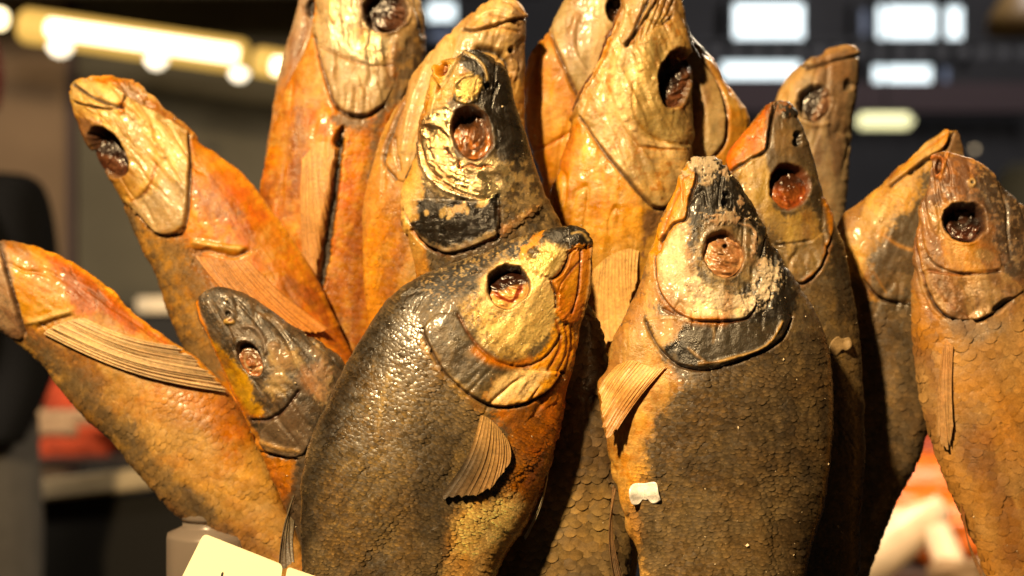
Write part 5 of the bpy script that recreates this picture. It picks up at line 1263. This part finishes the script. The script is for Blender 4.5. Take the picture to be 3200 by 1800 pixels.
D2 = Fish('lavender grey fish peeping out behind the tall silver headed fish', D2_st, .880, .852, k=.55, base=(.42, .33, .26), ops=D2_ops, step=4.6, seed=47, tmax=.02)
D2.eye(c2(300,42), 33, 33, 0, d=.006, top=.003, c1=(.05, .03, .02), c2=(.07, .04, .03), c3=(.02, .012, .01))

# ---- pale headed fish leaning to the left
B_st = stn(c1, 328,88,345,70, 318,118,402,61, 324,165,485,67, 342,230,592,88, 375,300,662,130, 405,375,727,190, 440,435,792,250, 480,495,852,300, 520,560,918,365, 550,625,990,425, 580,705,1060,478, 615,780,1130,545, 655,860,1200,630,
    695,930,1265,715, 730,1030,1330,810, 770,1140,1400,920, 820,1260,1460,1030, 880,1380,1520,1160, 950,1500,1590,1310, 1050,1700,1650,1500, 1200,2000,1700,1800, 1400,2300,1720,2200, 1500,2600,1650,2550)
B_ops = [
    mott(50, .46, .62, (.60, .26, .05), .7), mott(26, .5, .62, (.66, .36, .10), .5, sd=3),
    poly(c1(545,600,580,650,700,760,830,790,900,880,960,1000,1050,1200,1000,1449,860,1449,700,1000,560,700), (.22, .145, .065), s=26, n=18), mott(14, .48, .62, (.42, .24, .08), .7, reg=c1(560,640,700,760,880,860,960,1000,980,1300,800,1200,640,850)),
    mott(16, .52, .64, (.07, .05, .03), .7, reg=c1(560,640,640,720,760,900,860,1150,900,1400,760,1150,620,820), sd=4),
    poly(c1(560,640,820,780,940,880,1000,1000,1100,1300,1000,1600,760,1200,600,800), sc=1, n=4, s=4),
    # breast and shoulder
    poly(c1(850,320,960,400,1060,475,1130,545,1230,680,1180,760,1120,860,1000,860,880,850,840,700,870,520), (.56, .21, .035), s=10, n=6), mott(40, .48, .6, (.66, .34, .08), .8, reg=c1(860,340,1050,480,1180,640,1120,840,880,840,850,560)), mott(60, .5, .64, (.38, .10, .018), .7, reg=c1(860,500,1050,480,1230,700,1100,860,880,840), sd=7),
    line(c1(880,850,950,845,1050,870,1120,850), 12, (.22, .12, .05), h=-.0016, n=6), line(c1(880,810,980,825,1090,840), 16, (.62, .42, .16), h=.0012, n=6),
    line(c1(960,400,1060,475,1150,565,1230,670,1330,810,1430,980,1530,1180), 20, (.70, .36, .07), h=.0009),
    # head
    poly(c1(310,60,500,60,660,120,790,250,860,330,860,500,835,740,780,775,700,765,600,650,540,600,440,440,340,230), (.60, .43, .19), s=8, n=5, r=.40),
    mott(50, .46, .6, (.72, .54, .28), .8, st=(4, 45), reg=c1(340,120,560,120,700,230,830,340,840,700,700,740,560,560,600,400)),
    mott(18, .5, .62, (.40, .24, .09), .6, st=(4, 40), reg=c1(330,80,560,120,640,250,560,330,420,270,340,220), h=.0006),
    poly(c1(350,66,480,62,600,88,700,180,790,250,905,345,880,340,790,280,700,220,600,165,500,100), (.36, .15, .04), s=6, n=4), poly(c1(500,92,600,98,650,140,690,200,620,180,560,150), (.24, .15, .08), h=-.0016, s=8, n=5, a=.9),
    line(c1(345,70,480,62,600,86,680,150,760,225,850,295,908,348), 7, (.60, .36, .14), h=.0010), line(c1(520,120,620,180,720,235,800,285,870,330), 7, (.70, .52, .25), h=.0008),
    poly(c1(330,80,420,80,540,140,520,190,420,190,340,150), (.66, .50, .26), s=10, n=8), blob(c1(553,200), 12, 20, 10, (.55, .22, .05), h=.001),
    line(c1(600,200,680,300,720,400,700,500,640,590,600,625), 20, (.66, .44, .17), h=.0008, n=4), line(c1(580,600,620,620,680,560,710,460), 8, (.34, .15, .05), h=-.0008),
    *[blob(c1(x, y), 9, 8, 0, (.82, .66, .4), h=.0007, s=.5, n=.1) for x, y in [(600,240),(640,270),(680,330),(710,370),(735,380),(745,420)]],
    poly(c1(590,625,680,590,740,520,840,560,835,730,775,770,710,760,640,690), (.44, .34, .21), s=9, n=7, r=.36), mott(30, .48, .62, (.55, .45, .30), .7, reg=c1(620,640,820,560,820,730,720,750)),
    poly(c1(500,520,590,540,600,620,560,600), (.62, .44, .18), s=8, n=6), line(c1(560,640,640,700,710,770,780,778,835,740), 8, (.15, .08, .03), h=-.0012),
    poly(c1(370,240,460,260,420,320,400,370,480,490,500,520,420,420,350,260), (.26, .15, .07), s=8, n=8),
    mott(50, .42, .62, None, h=.0011, st=(8, 48), reg=c1(310,60,500,60,660,120,790,250,860,330,860,500,835,740,780,775,700,765,600,650,540,600,440,440,340,230), sd=21),
    line(c1(335,95,420,150,500,185,560,200), 9, (.03, .012, .008), h=-.0022),
    sock(c1(492,398), 48, 88, -32, d=.0105, rim=.0008, c=(.08, .035, .02)),
]
B_ops += [line(c1(855,320,862,500,838,740,780,778,705,768,640,700), 9, GAP_SHADE, h=-.0016, a=.9)]
B_ops += [line(c1(570,150,540,200,440,200,350,175), 6, GAP_SHADE, h=-.0012, a=.9)]
B_ops += [line(c1(610,86,690,150,770,225,860,295,915,352), 7, GAP_SHADE, h=-.0010, a=.9)]
B = Fish('pale headed fish with orange breast leaning far to the left', B_st, .822, .792, k=.55, base=(.52, .2, .035), ops=B_ops, step=3.9, seed=53, tmax=.024)
B.eye(c1(505,425), 40, 72, -32, d=.0045, top=.006, c1=(.10, .04, .025), c2=(.17, .085, .05), c3=(.018, .008, .006), cut=.8, sd=7, nrg=.42)
B.plate('gill_cover', c1(855,320,862,500,838,740,780,778,705,768,640,700,590,625,680,590,730,500,720,380,660,270,780,270), c1(855,320,862,500,838,740,780,778,705,768,640,700), .0022, 45)
B.plate('jaw', c1(322,80,420,78,520,105,570,150,540,200,440,200,350,175,322,130), c1(570,150,540,200,440,200,350,175), .0022, 30)
B.plate('gill_membrane', c1(520,62,610,86,690,150,770,225,860,295,915,352,860,335,790,285,720,235,640,180,560,110), c1(610,86,690,150,770,225,860,295,915,352), .0016, 30)
B.fin(c1(885,868,960,880,1040,890,1115,880), c1(1080,1090,1170,1140,1260,1190,1340,1215,1430,1230,1490,1200), 17, lift0=.001, lift1=.005, c0=(.44, .19, .04), c1=(.52, .20, .03), bend=.03, fold=.0008, raycol=.8)
B.scales(18, edge=1.2, base=.85, lift=.06, vary=.08)

# ---- big tan fish running in from the left edge
A_st = stn(c0, -300,840,-280,770, -255,900,-205,738, -150,960,-90,738, -60,1010,0,750, 0,1038,100,772, 60,1080,207,814, 132,1143,310,876, 199,1221,414,970, 276,1309,524,1056, 342,1366,630,1138, 408,1447,718,1226, 469,1519,770,1310, 524,1585,810,1400,
    590,1640,845,1469, 670,1700,880,1560, 760,1780,920,1660, 860,1900,980,1800, 960,2050,1030,2000)
A_ops = [
    mott(26, .46, .62, (.56, .34, .12), .7), mott(80, .5, .64, (.36, .16, .045), .6, sd=3), mott(12, .52, .62, (.64, .44, .2), .5, sd=6),
    poly(V_(c7(0,40,200,200,420,470,700,740,950,1060,1200,1200,1240,1100,1000,860,760,600,560,400,400,250,200,100)), (.15, .105, .052), s=26, n=18, ns=40), mott(20, .5, .62, (.34, .22, .09), .6, reg=c7(0,60,240,250,500,560,740,810,1000,1110,1100,1050,800,700,500,380,250,150)),
    poly(c7(760,400,1290,420,1420,620,1300,760,1180,640,1100,500), (.46, .16, .03), s=40, n=24, a=.8),
    poly(V_(c7(240,120,700,380,1290,420,1480,800,1700,1400,1000,1449,600,800)), sc=1, n=3, s=3),
    poly(c1(0,800,150,828,280,880,330,1000,340,1100,300,1150,160,1195,90,1130,50,1000), (.60, .32, .08), s=10, n=7), mott(30, .48, .62, (.68, .44, .16), .7, reg=c1(20,820,250,900,330,1100,160,1190,60,1020)),
    poly(c1(160,830,300,890,450,980,600,1120,760,1240,900,1350,760,1290,600,1210,440,1130,330,1120,300,1000), (.40, .13, .025), s=14, n=10), mott(40, .5, .62, (.22, .06, .014), .7, st=(3, 60), reg=c1(200,850,450,990,600,1130,700,1250,440,1140,300,1090)),
    line(c1(150,828,300,888,450,978,600,1118,760,1238,920,1368,1010,1440), 14, (.66, .33, .06), h=.0007),
    poly(c0(-200,700,20,750,40,860,60,960,75,1040,40,1070,-200,1000), (.36, .26, .18), s=7, n=5), line(c0(0,770,20,850,45,940,72,1040), 7, (.12, .06, .02), h=-.0014),
    line(c1(170,1195,240,1165,320,1140), 12, (.24, .14, .06), h=-.0014, n=6), line(c1(120,1175,200,1155,310,1125), 14, (.64, .46, .2), h=.001, n=6),
    line(c7(1020,900,1060,960,1120,1060), 14, (.06, .04, .025), a=.8), blob(c7(1290,1190), 14, 26, -40, (.07, .035, .02), a=.8), line(c7(1000,900,1200,960), 20, (.6, .36, .1), a=.5),
]
A_ops += [line(c0(0,755,22,850,48,940,76,1045), 9, GAP_SHADE, h=-.0016, a=.9)]
A = Fish('big tan fish running in from the left edge with a long striped fin', A_st, .795, .772, k=.5, base=(.48, .30, .125), ops=A_ops, step=3.9, seed=59, tmax=.026)
A.plate('gill_cover', c0(-120,760,0,755,22,850,48,940,76,1045,40,1062,-60,1000), c0(0,755,22,850,48,940,76,1045), .0016, 45)
A.fin(c7(250,75,290,45,380,10,470,-10), c7(1302,414,1292,396,1272,370,1235,335,1150,262,1000,150), 17, lift0=.0012, lift1=.004, c0=(.58, .38, .17), c1=(.50, .34, .18), bend=.05, rr=.0006, fold=.0009)
A.scales(22, edge=1.15, base=.88, lift=.07, vary=.07)

# ---- small dark fish head at the left of the front fish
C_st = stn(c0, 620,928,642,908, 614,955,684,899, 620,1000,737,911, 638,1049,789,932, 658,1095,837,963, 679,1135,882,996, 703,1185,942,1035, 725,1235,1002,1070, 750,1290,1060,1110, 778,1345,1100,1180, 803,1400,1120,1270, 840,1470,1120,1380, 880,1560,1110,1500, 940,1700,1120,1650, 1000,1850,1130,1800, 1040,2000,1120,2000)
C_ops = [
    mott(12, .48, .62, (.15, .105, .06), .6), mott(40, .5, .66, (.11, .075, .045), .6, sd=4),
    poly(c10(130,440,220,500,330,620,430,740,440,880,520,960,470,1010,380,1000,280,800,180,640,100,420), (.42, .26, .07), s=9, n=8), mott(20, .48, .62, (.62, .40, .09), .7, reg=c10(130,460,250,540,420,740,420,880,330,860,200,660)),
    line(c10(30,110,60,250,120,420,200,620,290,810,380,1000,470,1200), 8, (.58, .24, .045), h=.0004), line(c10(320,860,400,980,500,1000), 18, (.30, .10, .03), a=.7),
    *[blob(c10(x, y), rx, ry, 0, (.42, .32, .18), h=.0005, s=.5, n=.5, ns=14, a=.8, r=.8, sd=i) for i, (x, y, rx, ry) in enumerate([(660,580,46,40), (600,480,14,14), (730,580,30,22), (620,790,30,26), (700,560,20,30), (640,720,30,20), (960,720,24,60), (900,500,14,20)])],
    poly(c10(800,620,980,560,1030,650,960,880,840,800,790,720), (.26, .15, .085), s=12, n=10, a=.8), poly(c10(500,1080,740,880,860,900,850,1200,740,1300,560,1280,480,1180), (.12, .085, .055), s=14, n=9),
    line(c10(430,1020,560,1010,680,930,780,800), 9, (.05, .02, .012), h=-.0014), line(c10(500,1170,640,1220,780,1240), 12, (.34, .23, .12), h=.0006), line(c10(500,1250,640,1290,760,1300), 8, BLK, h=-.0014),
    poly(c10(430,1080,500,1200,540,1290,740,1320,720,1500,640,1800,460,1400), (.50, .22, .055), s=8, n=6), mott(30, .5, .64, (.68, .45, .2), .7, reg=c10(480,1200,620,1300,740,1320,640,1700)),
    poly(c10(600,1300,1200,1000,1200,2300,800,2300), sc=1, n=4, s=4),
    line(c10(380,330,460,340,520,420,540,520), 10, (.12, .085, .06), h=.0008), line(c10(500,240,600,280,660,340), 14, (.22, .15, .085), h=.0007),
    blob(c10(268,245), 22, 26, 0, (.09, .065, .045), h=.0008, s=.5), blob(c10(263,236), 8, 7, 0, BLK, h=-.002, s=.3, n=.1), blob(c10(275,295), 17, 9, -8, (.66, .46, .2), h=.0010, s=.3), blob(c10(285,285), 8, 5, 0, (.2, .08, .03), h=-.0006, s=.4),
    sock(c10(420,560), 36, 62, -28, d=.0050, rim=.0012, c=(.06, .035, .025)),
]
C = Fish('small dark headed fish half hidden at the left of the front centre fish', C_st, .748, .742, k=.5, base=(.052, .040, .028), ops=C_ops, step=3.5, seed=61, rough=.45, tmax=.02)
C.eye(c10(430,575), 32, 56, -28, d=.0012, top=.0030, c1=(.48, .22, .09), c2=(.58, .46, .30), c3=(.10, .07, .055), cut=.4, sd=9)
C.plate('gill_cover', c10(490,1100,600,1010,700,930,790,810,950,900,860,1200,760,1290,600,1270,490,1200), c10(490,1200,600,1270,760,1290,860,1200), .0014, 45)
C.scales(19, edge=1.2, lift=.06)
C.salt(110, .00028)

# ------------------------------------------------------------------ loose scales stuck to the fish
def loose_scale(fish, label, pts, col, Hh, metal, rough, curl=.0012):
    p = curve(pts, 6, True); cen = p.mean(0); nr_, na = 6, len(p)
    px = [cen[0]]; py = [cen[1]]; rr = [0]
    for i in range(1, nr_ + 1):
        g = cen + (p - cen) * i / nr_; px += list(g[:, 0]); py += list(g[:, 1]); rr += [i / nr_] * na
    px = np.array(px); py = np.array(py); rr = np.array(rr)
    Y, n, _, _ = fish.near(np.stack([px, py], -1))
    ym = Y.mean(); lift = Hh + curl * ((px - cen[0]) / (np.ptp(px) / 2)) ** 2 + .0005 * np.sin(py / 9.)
    V = unp(px, py, np.minimum(Y, ym + .001) - lift - .0006)
    Vb = V + np.array([0, .00035, 0])
    n0 = len(V); i, j = np.meshgrid(np.arange(nr_ - 1), np.arange(na), indexing='ij'); i = i.ravel(); j = j.ravel(); k = (j + 1) % na
    F4 = np.stack([1 + i * na + j, 1 + i * na + k, 1 + (i + 1) * na + k, 1 + (i + 1) * na + j], -1); j = np.arange(na)
    F3 = np.stack([np.zeros(na, int), 1 + (j + 1) % na, 1 + j], -1)
    e = 1 + (nr_ - 1) * na + np.arange(na); e2 = 1 + (nr_ - 1) * na + (np.arange(na) + 1) % na
    side = np.stack([e, e2, e2 + n0, e + n0], -1)
    c = np.tile(col, (2 * n0, 1)) * (1 - .25 * np.concatenate([rr, rr])[:, None] * (fbm(np.concatenate([px, px]), np.concatenate([py, py]), 14, 3)[:, None]))
    org = V[V[:, 2].argmin()]
    o = mesh_obj('loose_scale', np.vstack([V, Vb]), [np.vstack([F4, F4[:, ::-1] + n0, side]), np.vstack([F3, F3[:, ::-1] + n0])], SCALE_M, None, org, c, np.full(2 * n0, metal), np.full(2 * n0, rough))
    o.location = org; o['label'] = label; o['category'] = 'scale'
    return o


loose_scale(M, 'shiny pearl white loose scale stuck on the belly of the front right fish', c8(480,880,540,876,600,872,615,930,624,970,590,985,572,978,560,962,548,968,520,965,505,990,470,985,456,920), (.95, .92, .86), .0002, .0, .2, .0014)
loose_scale(K, 'tan loose scale stuck on the flank of the red eyed fish', c8(1528,165,1540,120,1575,88,1600,100,1640,95,1652,140,1625,165,1600,160,1570,195,1545,180), (.30, .20, .09), .0002, .0, .45, .0003)
